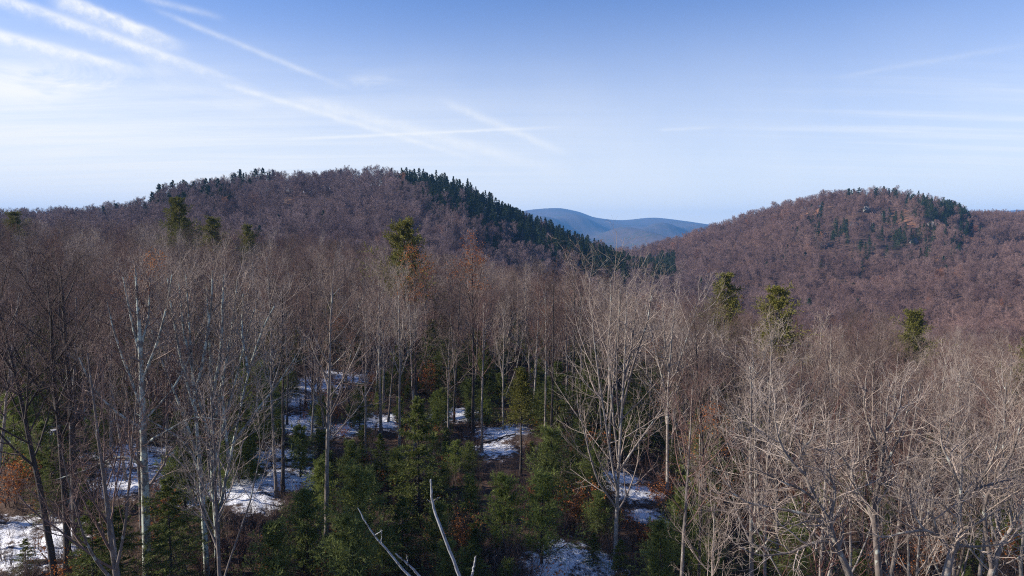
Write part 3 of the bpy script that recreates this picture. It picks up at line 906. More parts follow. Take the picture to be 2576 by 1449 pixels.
def drawn_tree(label, u, y, trunk, limbs, r0, seed, mats=(BARK, TWIG_P), rl=0.55, k2=8, k3=6, k4=4, wig=0.10, lup=0.08, ls=1.0, deep=0.10, twig_r=0.0058):
    """A tree whose trunk and main limbs follow polylines; twigs are grown on them."""
    rng = np.random.default_rng(seed)
    base = np.array(by_depth(u, y))

    def pt(uu, vv, yy):
        d = ray(uu, vv); k = yy / d[1]
        return np.array([d[0] * k, yy, CZ + d[2] * k]) - base

    def line(pts, n, dy0, dy1):
        P = np.array([pt(a, b, y + dy0 + (dy1 - dy0) * q / max(len(pts) - 1, 1)) for q, (a, b) in enumerate(pts)])
        t = np.linspace(0, 1, len(P)); ti = np.linspace(0, 1, n)
        return np.stack([pchip(t, P[:, c], ti) for c in range(3)], axis=1)
    T0 = line(trunk, 12, 0, 0)
    T0 = np.concatenate([[[0, 0, -0.2]], [[T0[0, 0] * 0.5, 0, T0[0, 2] * 0.5]], T0])
    RT = r0 * np.linspace(1.12, 0.16, len(T0))
    P1 = []
    for q, l in enumerate(limbs):
        ln = abs(l[-1][1] - l[0][1]) + abs(l[-1][0] - l[0][0])
        P1.append(line(l, 12, 0, rng.choice([-1, 1]) * ln / FOC * y * deep * rng.uniform(0.5, 2.0)))
    P1 = np.array(P1)
    L1 = np.linalg.norm(np.diff(P1, axis=1), axis=2).sum(1)
    P1[:, 1:] += np.cumsum(rng.normal(0, 0.012, P1[:, 1:].shape), axis=1)
    R1 = np.minimum(r0 * rl, 0.024 + 0.014 * L1)[:, None] * np.linspace(1, 0.30, 12)[None]
    PA = np.concatenate([P1, T0[None, -12:]]); RA = np.concatenate([R1, RT[None, -12:]]); LA = np.concatenate([L1, [L1.mean()]])
    P2, R2, L2 = grow(PA, RA, LA, k2 + 2, 0.16, 0.99, 46, 12, lambda T, Z: ls * (0.7 + Z * (0.50 - 0.28 * T)), 7, wig, lup, 0.55, rng, rmin=twig_r * 2)
    P3, R3, L3 = grow(P2, R2, L2, k3, 0.15, 1.0, 42, 14, lambda T, Z: np.maximum(Z * (0.60 - 0.30 * T), 0.4), 5, wig * 1.5, lup * 0.8, 0.62, rng, rmin=twig_r * 1.2)
    P4, R4, L4 = grow(P3, R3, L3, k4, 0.2, 1.0, 40, 15, lambda T, Z: np.maximum(Z * (0.7 - 0.30 * T), 0.3), 3, wig * 2, lup * 0.7, 0.7, rng, rtip=0.5, rmin=twig_r * 0.8)
    nb_ = len(PA)

    def own(q):
        return cat([tubes(Pq[q * (len(Pq) // nb_):(q + 1) * (len(Pq) // nb_)], Rq[q * (len(Pq) // nb_):(q + 1) * (len(Pq) // nb_)], sd_) for Pq, Rq, sd_ in ((P2, R2, 4), (P3, R3, 3), (P4, R4, 3))])
    d = {'H': 10, 'trunk': mesh_from('drawn_trunk', *tubes(T0[None], RT[None], 9), mats[0]),
         'limbs': [mesh_from('drawn_limb', *tubes(P1[q:q + 1], R1[q:q + 1], 6), mats[0]) for q in range(len(P1))],
         'sets': [mesh_from('drawn_twigs', *own(q), mats[1]) for q in range(len(P1))],
         'crown': mesh_from('drawn_top_twigs', *own(nb_ - 1), mats[1])}
    occupied.append((base[0], base[1], 2.0))
    return put_bare('bare_tree', d, tuple(base), 0.0, 1.0, label, G1)


OAK = (BARK, TWIG_P)
drawn_tree('tall bare tree with pale lichen mottled trunk, left of the forked pair', 371, 37, [(371, 1449), (366, 1250), (361, 1100), (357, 960), (352, 850), (346, 750), (340, 670)],
           [[(362, 1170), (300, 1150), (220, 1180), (140, 1205)], [(361, 1120), (420, 1085), (500, 1050), (570, 1060)], [(359, 1030), (320, 930), (285, 830), (270, 760)], [(357, 960), (395, 860), (420, 760), (430, 690)],
            [(356, 900), (330, 800), (310, 700)], [(360, 1080), (300, 1040), (240, 980), (200, 900)], [(354, 880), (375, 780), (380, 690)], [(360, 1060), (430, 980), (480, 880)]], 0.25, 11, (LICHEN, TWIG), rl=0.36)
drawn_tree('pale grey tree of the forked pair, left stem', 522, 38, [(521, 1449), (515, 1340), (509, 1249), (500, 1130), (491, 1027), (482, 900), (474, 790), (468, 690)],
           [[(502, 1150), (450, 1020), (410, 920), (370, 800)], [(491, 1030), (455, 900), (432, 780), (420, 700)], [(490, 1000), (515, 880), (528, 760), (530, 680)], [(486, 930), (460, 820), (450, 710)], [(505, 1190), (470, 1120), (400, 1070), (340, 1040)]], 0.17, 15, (LICHEN, TWIG_P), lup=0.13)
drawn_tree('pale grey tree of the forked pair, right stem with branches sweeping right', 549, 38.8, [(548, 1449), (546, 1330), (536, 1205), (535, 1090), (533, 960), (526, 840), (520, 720)],
           [[(549, 1310), (562, 1230), (586, 1116), (624, 938), (660, 830), (690, 770)], [(536, 1180), (565, 1060), (602, 920), (640, 780)], [(535, 1080), (560, 960), (585, 820), (600, 700)], [(534, 1000), (555, 880), (560, 760), (565, 690)],
            [(536, 1130), (500, 1010), (475, 900)], [(586, 1116), (640, 1040), (700, 960), (740, 900)], [(575, 1160), (560, 1000), (575, 860)], [(624, 938), (610, 830), (615, 740)]], 0.19, 16, (LICHEN, TWIG_P), lup=0.14, k2=8)
drawn_tree('pale many stemmed bare tree standing over the snow bank', 1549, 44, [(1546, 1449), (1550, 1330), (1553, 1250), (1556, 1180), (1563, 1050), (1570, 930), (1574, 840), (1577, 730)],
           [[(1553, 1240), (1532, 1120), (1512, 980), (1496, 850), (1490, 780)], [(1556, 1170), (1540, 1020), (1530, 880), (1538, 770), (1535, 700)], [(1555, 1190), (1600, 1120), (1645, 1060), (1695, 985)], [(1565, 1030), (1598, 900), (1630, 800), (1640, 740)],
            [(1560, 1100), (1550, 950), (1556, 820), (1560, 730)], [(1552, 1280), (1500, 1200), (1470, 1090), (1450, 1010)], [(1568, 960), (1590, 860), (1600, 760)]], 0.16, 27, lup=0.10, k2=9)
drawn_tree('slender bare tree right of the snow bank with a fan of upright branches', 1679, 56, [(1679, 1243), (1679, 1120), (1680, 1000), (1686, 900), (1694, 800), (1700, 730)],
           [[(1680, 1005), (1660, 930), (1640, 850), (1622, 765)], [(1681, 990), (1716, 890), (1748, 795), (1765, 740)], [(1680, 1020), (1640, 970), (1605, 905), (1580, 860)], [(1684, 940), (1672, 850), (1668, 760)], [(1683, 960), (1730, 900), (1780, 850)]], 0.15, 28, lup=0.12, k2=9)
drawn_tree('crooked oak with a long dark limb reaching left', 2150, 25, [(2137, 1449), (2120, 1405), (2098, 1356), (2086, 1310), (2060, 1265), (2036, 1215)],
           [[(2092, 1348), (2063, 1313), (2013, 1290), (1935, 1274), (1884, 1263), (1840, 1236)], [(2040, 1240), (2024, 1189), (2013, 1155), (2020, 1125), (2042, 1100), (2050, 1050)], [(2096, 1372), (2067, 1362), (2013, 1379), (1985, 1391), (1919, 1398), (1870, 1380)],
            [(2060, 1265), (2010, 1230), (1960, 1210), (1900, 1180)], [(2086, 1310), (2100, 1240), (2085, 1180), (2095, 1120)], [(2026, 1195), (1985, 1150), (1960, 1090), (1950, 1020)]], 0.15, 31, OAK, wig=0.17, lup=0.06, rl=0.55)
drawn_tree('tall pale oak between the two crooked oaks', 2212, 28, [(2211, 1449), (2203, 1352), (2198, 1270), (2208, 1228), (2222, 1140), (2228, 1060), (2236, 980)],
           [[(2205, 1352), (2184, 1274), (2157, 1243), (2139, 1197), (2139, 1173), (2155, 1152), (2153, 1095)], [(2198, 1263), (2219, 1197), (2250, 1134), (2268, 1095), (2290, 1030)], [(2139, 1180), (2118, 1150), (2090, 1120), (2070, 1060)],
            [(2222, 1140), (2190, 1080), (2175, 1010), (2180, 950)], [(2226, 1090), (2262, 1030), (2275, 960)], [(2157, 1243), (2120, 1230), (2080, 1190), (2040, 1180)]], 0.15, 33, OAK, wig=0.14, rl=0.6)
drawn_tree('wide forked oak at lower right with thick upswept limbs', 2376, 25, [(2379, 1449), (2386, 1420), (2394, 1387), (2409, 1362), (2412, 1313), (2415, 1259), (2418, 1190), (2416, 1120)],
           [[(2392, 1390), (2359, 1348), (2324, 1333), (2273, 1341), (2223, 1352), (2180, 1340)], [(2415, 1266), (2448, 1232), (2476, 1193), (2500, 1145), (2515, 1080)], [(2408, 1372), (2456, 1374), (2518, 1368), (2580, 1346)], [(2359, 1348), (2345, 1290), (2350, 1240), (2335, 1190)],
            [(2415, 1230), (2390, 1170), (2370, 1120), (2365, 1050)], [(2448, 1232), (2500, 1215), (2550, 1200)], [(2324, 1333), (2300, 1290), (2290, 1240)]], 0.16, 32, OAK, wig=0.15, rl=0.55)
drawn_tree('leaning pale tree at the right edge, right of the wide forked oak', 2480, 27, [(2491, 1449), (2518, 1372), (2546, 1325), (2573, 1267), (2590, 1200)],
           [[(2495, 1430), (2480, 1330), (2476, 1267), (2518, 1185), (2553, 1119), (2570, 1050)], [(2546, 1325), (2540, 1270), (2555, 1220)], [(2480, 1320), (2440, 1280), (2425, 1220)]], 0.12, 36, OAK, wig=0.14, rl=0.75)


# dead tree at the bottom edge: three weathered limbs on a snapped trunk
def dead_tree():
    y0 = 27.0
    base = by_depth(1130, y0)

    def pt(u, v, y):
        d = ray(u, v); k = y / d[1]
        return np.array([d[0]*k - base[0], y - base[1], CZ + d[2]*k - base[2]])
    root = link('dead_tree', None, None, base)
    tag(root, 'silvery barkless dead tree with snapped limbs at the bottom edge', 'dead tree')
    rng = np.random.default_rng(5)

    def limb(name, pts, r0, r1, parent=root):
        pts = np.array(pts); t = np.linspace(0, 1, len(pts)); ti = np.linspace(0, 1, 22)
        P = np.stack([pchip(t, pts[:, c], ti) for c in range(3)], axis=1)
        P[1:-1] += rng.normal(0, 0.012, (20, 3))
        R = 0.70 * np.linspace(r0, r1, 22) * rng.uniform(0.9, 1.1, 22)
        return link(name, mesh_from('dead_' + name, *tubes(P[None], R[None], 8), SILVER), parent)
    fork = pt(1165, 1490, y0)
    limb('trunk', [(0, 0, -0.3), fork * np.array([0.5, 0.5, 0.5]), fork], 0.20, 0.13)
    la = limb('limb', [fork, pt(1156, 1449, y0), pt(1116, 1347, y0), pt(1090, 1271, y0 + .2), pt(1085, 1235, y0 + .2), pt(1084, 1205, y0 + .2)], 0.115, 0.05)
    lb = limb('limb', [fork + np.array([-0.3, 0, -0.5]), pt(1030, 1449, y0 + .5), pt(975, 1385, y0 + .6), pt(926, 1325, y0 + .6), pt(900, 1277, y0 + .7)], 0.10, 0.025)
    limb('limb', [pt(1075, 1475, y0), pt(1040, 1432, y0 - .2), pt(995, 1392, y0 - .3)], 0.085, 0.035)
    limb('limb', [fork, pt(1187, 1449, y0 + .3), pt(1197, 1398, y0 + .3)], 0.10, 0.05)
    for a, b_, on in (((1090, 1271), (1074, 1256), la), ((1088, 1262), (1106, 1250), la), ((960, 1367), (958, 1330), lb), ((1025, 1420), (1023, 1395), lb), ((945, 1345), (962, 1335), lb)):
        limb('snag', [pt(*a, y0 + .3), (pt(*a, y0 + .3) + pt(*b_, y0 + .2)) / 2 + 0.01, pt(*b_, y0 + .2)], 0.03, 0.012, on)
    occupied.append((base[0], base[1], 1.5))


dead_tree()

# ------------------------------------------------------------------ conifers placed one by one
keep_clear = [(870, 945), (800, 960), (760, 1010), (740, 1060), (700, 1150), (720, 1210), (620, 1230), (330, 1150), (320, 1200), (60, 1390), (20, 1340), (1600, 1240), (1620, 1290), (1570, 1210), (1440, 1400),
              (1400, 1430), (1260, 1085), (1240, 1120), (1150, 1050), (960, 1060), (860, 1080), (640, 1260)]
screen_con = []


def place_con(name, protos, label, u, vt, vb, k=0, group=None, y=None):
    """A conifer from its top and base pixels; the base is where it meets the ground."""
    x, yy, z = at(u, vb) if y is None else by_depth(u, y)
    dep = yy
    v0 = project(x, yy, z)[1]
    H = (v0 - vt) / FOC * dep
    d = protos[k % len(protos)]
    occupied.append((x, yy, 1.2))
    return put_conifer(name, d, (x, yy, z - 0.1), rnd.uniform(0, 6.28), H / d['H'], label, group)


G2 = 'young conifers on the forest floor'
for a in [
    ('spruce_tree', SPR, 'dark young spruce at lower left, right of the dark trunks', 236, 1240, 1520, 0),
    ('spruce_tree', SPR, 'broad green young spruce between the dark trunks and the lichen trunk', 305, 1255, 1510, 1),
    ('spruce_tree', SPR, 'thin yellowish spruce between the lichen trunk and the forked pair', 432, 1180, 1500, 2),
    ('spruce_tree', SPR, 'tall dark spruce in the middle of the clearing', 1052, 985, 1330, 0),
    ('spruce_tree', SPR, 'small spruce standing in the snow at the lower left edge', 66, 1345, 1450, 1),
    ('spruce_tree', SPR, 'olive spruce below the tall dark spruce', 1015, 1235, 1440, 2),
    ('spruce_tree', SPR, 'small spruce in front of the snow at lower middle right', 1492, 1330, 1425, 1),
    ('spruce_tree', SPR, 'spruce at the foot of the many stemmed tree', 1560, 1345, 1470, 2),
    ('pine_tree', PINB, 'bright green young pine right of the dead tree, left of two', 1268, 1185, 1400, 0),
    ('pine_tree', PINB, 'bright yellow green young pine, right of two beside the snow', 1362, 1185, 1420, 1),
    ('pine_tree', PIN, 'wide bluish young pine behind the two bright pines', 1388, 1075, 1265, 2),
    ('pine_tree', PINB, 'small pale pine between the dead tree and the bright pines', 1185, 1192, 1310, 1),
    ('pine_tree', PIN, 'broad dark young pine at lower left of the dead tree', 905, 1170, 1440, 2),
    ('pine_tree', PIN, 'dark green pine mass right of the forked pair', 690, 1300, 1530, 0),
    ('pine_tree', PIN, 'dark green pine below the snow slope', 775, 1225, 1470, 1),
    ('pine_tree', PIN, 'grey green pine in front of the dead limbs', 880, 1290, 1560, 2),
    ('pine_tree', PIN, 'green pine beside the far snow clearing', 905, 965, 1085, 0),
    ('pine_tree', PIN, 'young pine behind the tall dark spruce', 1115, 975, 1085, 1),
    ('pine_tree', PIN, 'pine behind the bare trunks at mid left', 640, 920, 1140, 2),
    ('pine_tree', PINB, 'young olive pine at the left edge of the woods', 45, 985, 1190, 0),
    ('pine_tree', PIN, 'second young pine at the left edge behind the leaning trunk', 110, 1060, 1240, 1),
    ('pine_tree', PINB, 'green pine showing through the crooked oaks', 2085, 1180, 1330, 2),
    ('pine_tree', PIN, 'pine low behind the grey tree beside the crooked oaks', 1765, 1060, 1280, 0),
    ('pine_tree', PIN, 'low pine between the snow bank and the crooked oaks', 1715, 1270, 1440, 1),
    ('pine_tree', PIN, 'pine under the long dark oak limb', 2010, 1330, 1520, 2),
    ('spruce_tree', SPR, 'dark spruce behind the slender fan branched tree', 1640, 930, 1130, 0),
    ('spruce_tree', SPR, 'dark spruce left of the tall black trunk', 1400, 900, 1110, 1),
    ('spruce_tree', SPR, 'spruce right of the tall black trunk', 1500, 860, 1110, 2),
    ('spruce_tree', SPR, 'black green spruce deep in the woods above the dark spruce', 1085, 800, 985, 0),
    ('spruce_tree', SPR, 'dark spruce deep in the woods above the snow clearing', 690, 770, 960, 1),
    ('spruce_tree', SPR, 'dark spruce beside the far trunk at the clearing edge', 610, 1000, 1200, 2),
]:
    place_con(a[0], a[1], a[2], a[3], a[4], a[5], a[6], G2)

G3 = 'tall conifers rising above the bare canopy'
place_con('hemlock_tree', TALL, 'tall olive hemlock on a bare trunk in the middle of the clearing', 1310, 915, 1195, 0, G3)
for lab, u, vt, y, k in [
    ('ragged olive pine rising above the canopy below the left ridge', 463, 500, 150, 0),
    ('small olive conifer just right of the ragged olive pine', 545, 548, 160, 1),
    ('small dark green conifer in the canopy below the left hill', 631, 566, 175, 2),
    ('olive green pine crown in the middle canopy above russet leaves', 1018, 553, 95, 1),
    ('left yellow green pine above the canopy before the right hill', 1815, 684, 105, 0),
    ('wide yellow green pine above the canopy, right of its twin', 1945, 714, 90, 2),
    ('lone small pine in the canopy below the right hill', 2281, 775, 105, 1),
    ('olive pine cut by the right edge', 2566, 842, 80, 0),
    ('olive conifer tip at the upper left canopy', 48, 534, 170, 2),
]:
    place_con('pine_tree', TALL, lab, u, vt, None, k, G3, y=y)

# ------------------------------------------------------------------ the near forest
rng = np.random.default_rng(77)


def forest_points():
    cell = {}
    occ = list(occupied)
    out = []
    for x, y, r in occ:
        cell.setdefault((int(x // 4), int(y // 4)), []).append((x, y))
    tries = 26000
    ys = 30 + 225 * rng.random(tries) ** 0.8
    ss = rng.uniform(-1.25, 0.98, tries)
    for y, s in zip(ys, ss):
        x = s * y
        if math.hypot(x, y) < 27:
            continue
        u = 1288 + FOC * s
        # open clearing in the middle foreground: only the trees placed one by one
        if y < 62 and 560 < u < 1720:
            continue
        if y < 92 and 600 < u < 1500 and rng.random() < 0.75:
            continue
        if u < -120 and y < 52:
            continue
        if y < 60 and u <= 560 and rng.random() < 0.55:
            continue
        gap = 3.5 if y < 150 else 3.0
        cx, cyy = int(x // 4), int(y // 4)
        ok = True
        for i in (-1, 0, 1):
            for j in (-1, 0, 1):
                for (a, b_) in cell.get((cx + i, cyy + j), ()):
                    if (a - x) ** 2 + (b_ - y) ** 2 < gap * gap:
                        ok = False
        if ok:
            cell.setdefault((cx, cyy), []).append((x, y))
            out.append((x, y))
    return np.array(out)


FP = forest_points()
fz = height(FP[:, 0], FP[:, 1])
fu, fv = project(FP[:, 0], FP[:, 1], fz + 15)
inview = (fu > -60) & (fu < 2640)
order = np.argsort(np.hypot(FP[:, 0], FP[:, 1]) + np.where(inview, 0, 1e5))
PICK_N = 270
named, rest = order[:PICK_N], order[PICK_N:]
pk = rng.choice(7, len(FP), p=[0.20, 0.20, 0.14, 0.17, 0.11, 0.06, 0.12])
fs = rng.uniform(0.58, 0.93, len(FP))
fr = rng.uniform(0, 6.28, len(FP))


REGION = [(120, 'at the left edge'), (330, 'left of the lichen trunk'), (480, 'behind the lichen trunk'), (620, 'behind the forked pair'), (760, 'above the snow slope'), (930, 'behind the far snow clearing'), (1060, 'left of the dark spruce'),
          (1200, 'right of the dark spruce'), (1340, 'behind the olive hemlock'), (1500, 'beside the tall black trunk'), (1620, 'behind the snow bank tree'), (1750, 'right of the snow bank'), (1880, 'below the left yellow green pine'),
          (2050, 'below the wide yellow green pine'), (2180, 'behind the crooked oak'), (2330, 'below the lone small pine'), (2450, 'behind the wide forked oak'), (9999, 'at the right edge')]


def where(u, y):
    return ('near' if y < 60 else 'mid' if y < 95 else 'far'), next(r for lim, r in REGION if u < lim)


LOOK = ['grey arching bare tree', 'round crowned bare tree', 'dark slim bare tree', 'spreading crooked bare tree', 'pale multi stemmed bare tree', 'russet leaved tree', 'low forking bare tree']
DW = {'near': 'in front rows', 'mid': 'in middle rows', 'far': 'in back rows'}
for i in named:
    x, y = FP[i]
    d, r = where(fu[i], y)
    put_bare('bare_tree', PROTO[pk[i]], (x, y, fz[i] - 0.15), fr[i], float(fs[i]), '%s %s, %s' % (LOOK[pk[i]], DW[d], r), 'bare canopy trees ' + r, (float(rng.normal(0, 0.05)), float(rng.normal(0, 0.05))))
flat = []
for d in PROTO:
    # one mesh for each kind, trunk and crown with their own materials
    me = d['crown'].copy()
    V1 = np.empty(len(d['trunk'].vertices) * 3, np.float32); d['trunk'].vertices.foreach_get('co', V1)
    V2 = np.empty(len(me.vertices) * 3, np.float32); me.vertices.foreach_get('co', V2)
    F1 = np.empty(len(d['trunk'].loops), np.int32); d['trunk'].loops.foreach_get('vertex_index', F1)
    F2 = np.empty(len(me.loops), np.int32); me.loops.foreach_get('vertex_index', F2)
    V, F = cat([(V2.reshape(-1, 3), F2.reshape(-1, 4)), (V1.reshape(-1, 3), F1.reshape(-1, 4))])
    flat.append(mesh_from('forest_kind', V, F, d['crown'].materials[0]))
scatter('bare_forest', 'mass of leafless trees filling the near woods', flat,
        np.stack([FP[rest, 0], FP[rest, 1], fz[rest] - 0.15], 1), pk[rest], fs[rest], fr[rest])
print('forest', len(FP), 'in view', int(inview.sum()))

# ------------------------------------------------------------------ hillside woods
sky_u = np.linspace(-1.4, 1.4, 561)


def hill_points(sp=6.2):
    gx, gy = np.meshgrid(np.arange(-900, 1000, sp), np.arange(200, 1120, sp))
    x = (gx + rng.uniform(-.45, .45, gx.shape) * sp).ravel(); y = (gy + rng.uniform(-.45, .45, gy.shape) * sp).ravel()
    s = x / y
    m = (s > -0.98) & (s < 0.92) & (np.hypot(x, y) > 232)
    den = np.sin(x * 0.045 + 1.7 * np.sin(y * 0.031)) * np.sin(y * 0.038 + 1.3 * np.sin(x * 0.027)) + 0.5 * np.sin(x * 0.11 + y * 0.07) * np.sin(y * 0.09 - x * 0.05)
    m &= (rng.random(len(x)) < np.clip(0.95 + 0.75 * den, 0.25, 1.0))
    x, y, s = x[m], y[m], s[m]
    z = height(x, y)
    # drop what the ridge in front hides entirely
    fr_ = np.linspace(0.15, 0.985, 60)
    hid = np.full(len(x), -9.0)
    for f in fr_:
        hid = np.maximum(hid, (height(x * f, y * f) + 9 - CZ) / (y * f))
    vis = (z + 15 - CZ) / y > hid - 0.004
    return x[vis], y[vis], z[vis]


hx, hy, hz_ = hill_points()
hu, hv = project(hx, hy, hz_ + 7)
# conifer stands: along the left ridge, the right flank of the left hill, the top of the right hill
sky_left_u = [0, 200, 330, 450, 650, 850, 1000, 1150, 1300, 1450, 1560, 1700]
sky_left_v = [520, 527, 508, 482, 452, 438, 434, 462, 525, 585, 635, 695]
below = hv - np.interp(hu, sky_left_u, sky_left_v)
lefth = (hy < 760) & (hu < 1720)
flank = lefth & (hu > 960) & (hu < 1700) & (below < np.interp(hu, [960, 1100, 1250, 1450, 1700], [16, 72, 128, 105, 40]) * (1 + 0.25 * np.sin(hx * 0.09) * np.sin(hy * 0.07)))
lridge = lefth & (hu > 0) & (hu < 690) & (below < np.interp(hu, [0, 330, 500, 690], [22, 40, 62, 20]))
sky_r_v = np.interp(hu, [1800, 1950, 2050, 2200, 2300, 2400, 2440], [572, 522, 502, 487, 492, 512, 537])
rt = (~lefth) & (hu > 2270 + 20 * np.sin(hy * 0.2)) & (hu < 2450) & (hv - sky_r_v < np.interp(hu, [2270, 2350, 2450], [15, 95, 80]))
rs = (~lefth) & (hu > 2120) & (hu < 2300) & (hv - sky_r_v < 14)
stand = np.zeros(len(hx), bool)
for (cu, cv, ru, rv) in [(2055, 560, 22, 40), (2030, 600, 40, 22), (2265, 590, 55, 26), (2345, 575, 60, 40), (2180, 625, 75, 18), (2320, 625, 70, 22), (2120, 585, 25, 25), (2230, 540, 30, 16), (2400, 620, 40, 30), (1990, 640, 40, 16), (2110, 660, 60, 14)]:
    stand |= (~lefth) & (np.hypot((hu - cu) / ru, (hv - cv) / rv) < 1 + 0.3 * np.sin(hx * 0.2 + hy * 0.13))
pc = np.zeros(len(hx))
pc[flank] = np.clip(1.35 - 0.70 * (below / np.interp(hu, [960, 1100, 1250, 1450, 1700], [16, 72, 128, 105, 40]))[flank], 0.3, 0.98); pc[lridge] = 0.55; pc[stand] = 0.45; pc[rt] = np.clip(0.95 - (hv - sky_r_v)[rt] / 110, 0.2, 0.95); pc[rs] = 0.4
pc = np.maximum(pc, 0.006)
iscon = rng.random(len(hx)) < pc
print('hill trees', len(hx), 'conifers', int(iscon.sum()))
ledge = (~lefth) & (np.hypot((hu - 2190) / 150, (hv - 590) / 75) < 1)
b_ = (~iscon) & ~(ledge & (rng.random(len(hx)) < 0.5))
scatter('hillside_forest', 'leafless woods covering the hills', FAR, np.stack([hx[b_], hy[b_], hz_[b_] - 0.3], 1), rng.integers(0, 6, b_.sum()),
        rng.uniform(0.5, 1.35, b_.sum()), rng.uniform(0, 6.28, b_.sum()))
ci_ = np.where(iscon)[0]
# the conifers that show largest or stand on the skyline are things of their own
hide = np.array([hv[i] - (np.interp(hu[i], sky_left_u, sky_left_v) if lefth[i] else sky_r_v[i]) for i in ci_])
rank = ci_[np.argsort(hide + 0.03 * hy[ci_])]
mass, n_lab, n_one = [], {}, 0
for i in rank:
    top = 'on the skyline' if hv[i] - (np.interp(hu[i], sky_left_u, sky_left_v) if lefth[i] else sky_r_v[i]) < 14 else 'below the skyline'
    if lefth[i]:
        lab = 'conifer ' + top + ' ' + next(w for lim, w in [(150, 'at the far left edge'), (330, 'of the low left rise'), (430, 'at the foot of the left shoulder'), (520, 'low on the left shoulder'), (610, 'midway up the left shoulder'), (720, 'high on the left shoulder'),
            (960, 'of the left hill summit'), (1060, 'just right of the left summit'), (1140, 'on the upper right flank'), (1220, 'beyond the upper right flank'), (1300, 'midway down the right flank'), (1380, 'in the thick of the dark flank'),
            (1460, 'low on the right flank'), (1560, 'left of the valley gap'), (9999, 'at the foot of the left hill')] if hu[i] < lim)
    else:
        lab = 'conifer ' + top + ' ' + next(w for lim, w in [(2000, 'on the left slope of the right hill'), (2120, 'of the right hill'), (2210, 'of the right hill summit'), (2300, 'right of the right summit'), (2370, 'on the right hill shoulder'), (9999, 'at the end of the right shoulder')] if hu[i] < lim)
    lab = ('ragged ' if lridge[i] or rs[i] else 'dark ') + lab
    if n_one >= 280 or n_lab.get(lab, 0) >= 20:
        mass.append(i)
        continue
    n_lab[lab] = n_lab.get(lab, 0) + 1
    n_one += 1
    put_conifer('hill_conifer', HILLCON[int(rng.integers(2, 5) if lridge[i] or rs[i] else rng.integers(0, 5))], (hx[i], hy[i], hz_[i] - 0.3), rng.uniform(0, 6.28), float(rng.uniform(0.5, 1.2) * (1.1 if lridge[i] or rs[i] else 1.0)), lab, 'conifers on the hills')
mass = np.array(mass, int)
if len(mass):
    scatter('hillside_conifer_stand', 'dense dark conifers covering the hill flanks', [d['needles'] for d in HILLCON], np.stack([hx[mass], hy[mass], hz_[mass] - 0.3], 1),
            rng.integers(0, 5, len(mass)), rng.uniform(0.7, 1.1, len(mass)), rng.uniform(0, 6.28, len(mass)))

# ------------------------------------------------------------------ undergrowth
# more young conifers on the forest floor, kept off the open snow
UC = list(keep_clear) + [(1268, 1215), (1268, 1270), (1268, 1330), (1362, 1215), (1362, 1270), (1362, 1330), (1185, 1215), (1185, 1260), (1052, 1010), (1052, 1080), (1052, 1150), (1310, 940), (1310, 1010), (1310, 1100), (1388, 1100), (305, 1290), (305, 1350), (905, 980), (2085, 1210), (1440, 1330)]
cnt = 0
ux = rng.uniform(0, 1, 4000)
for q in range(4000):
    if cnt >= 260:
        break
    y = 38 + 80 * ux[q] ** 1.3
    u = rng.uniform(-30, 2600) if q % 3 else rng.uniform(560, 1800)
    x, y, z = by_depth(u, y)
    H = rng.uniform(2.0, 5.5)
    ub, vb = project(x, y, z); ut, vt = project(x, y, z + H)
    w = H * 0.33 / y * FOC + 10
    if any(abs(u - a) < w + 8 and vt - 12 < b2 < vb + 12 for a, b2 in UC):
        continue
    if any((x - a) ** 2 + (y - c) ** 2 < (r + 0.5) ** 2 for a, c, r in occupied):
        continue
    occupied.append((x, y, 1.0))
    cnt += 1
    d, r = where(u, y)
    if rng.random() < 0.5:
        put_conifer('spruce_tree', SPR[cnt % 3], (x, y, z - 0.1), rng.uniform(0, 6.28), H / 6, 'young spruce %s, %s' % (DW[d], r), 'young conifers under the bare trees')
    else:
        put_conifer('pine_tree', PIN[cnt % 3], (x, y, z - 0.1), rng.uniform(0, 6.28), H / 5, 'young pine %s, %s' % (DW[d], r), 'young conifers under the bare trees')


for q in range(1500):
    if cnt >= 325:
        break
    y = rng.uniform(48, 84); u = rng.uniform(560, 1520)
    x, y, z = by_depth(u, y)
    H = rng.uniform(1.6, 4.2)
    ub, vb = project(x, y, z); ut, vt = project(x, y, z + H)
    w = H * 0.40 / y * FOC + 4
    if any(abs(u - a) < w and vt - 6 < b2 < vb + 6 for a, b2 in UC) or any((x - a) ** 2 + (y - c) ** 2 < (r + 0.1) ** 2 for a, c, r in occupied):
        continue
    occupied.append((x, y, 0.9))
    cnt += 1
    d, r = where(u, y)
    put_conifer('pine_tree', (PIN + PINB)[cnt % 5], (x, y, z - 0.1), rng.uniform(0, 6.28), H / 5, 'small feathery pine between the snow patches, ' + r, 'small pines of the clearing')
for q in range(900):
    if cnt >= 410:
        break
    y = rng.uniform(70, 140); u = rng.uniform(100, 2000)
    x, y, z = by_depth(u, y)
    H = rng.uniform(4.5, 9.5)
    ub, vb = project(x, y, z); ut, vt = project(x, y, z + H)
    w = H * 0.36 / y * FOC + 6
    if any(abs(u - a) < w and vt - 8 < b2 < vb + 8 for a, b2 in UC) or any((x - a) ** 2 + (y - c) ** 2 < (r + 0.3) ** 2 for a, c, r in occupied):
        continue
    occupied.append((x, y, 1.6))
    cnt += 1
    d, r = where(u, y)
    put_conifer('spruce_tree', SPR[cnt % 3], (x, y, z - 0.1), rng.uniform(0, 6.28), H / 6, 'dark taller spruce among bare trunks, ' + r, 'taller spruces behind the clearing')


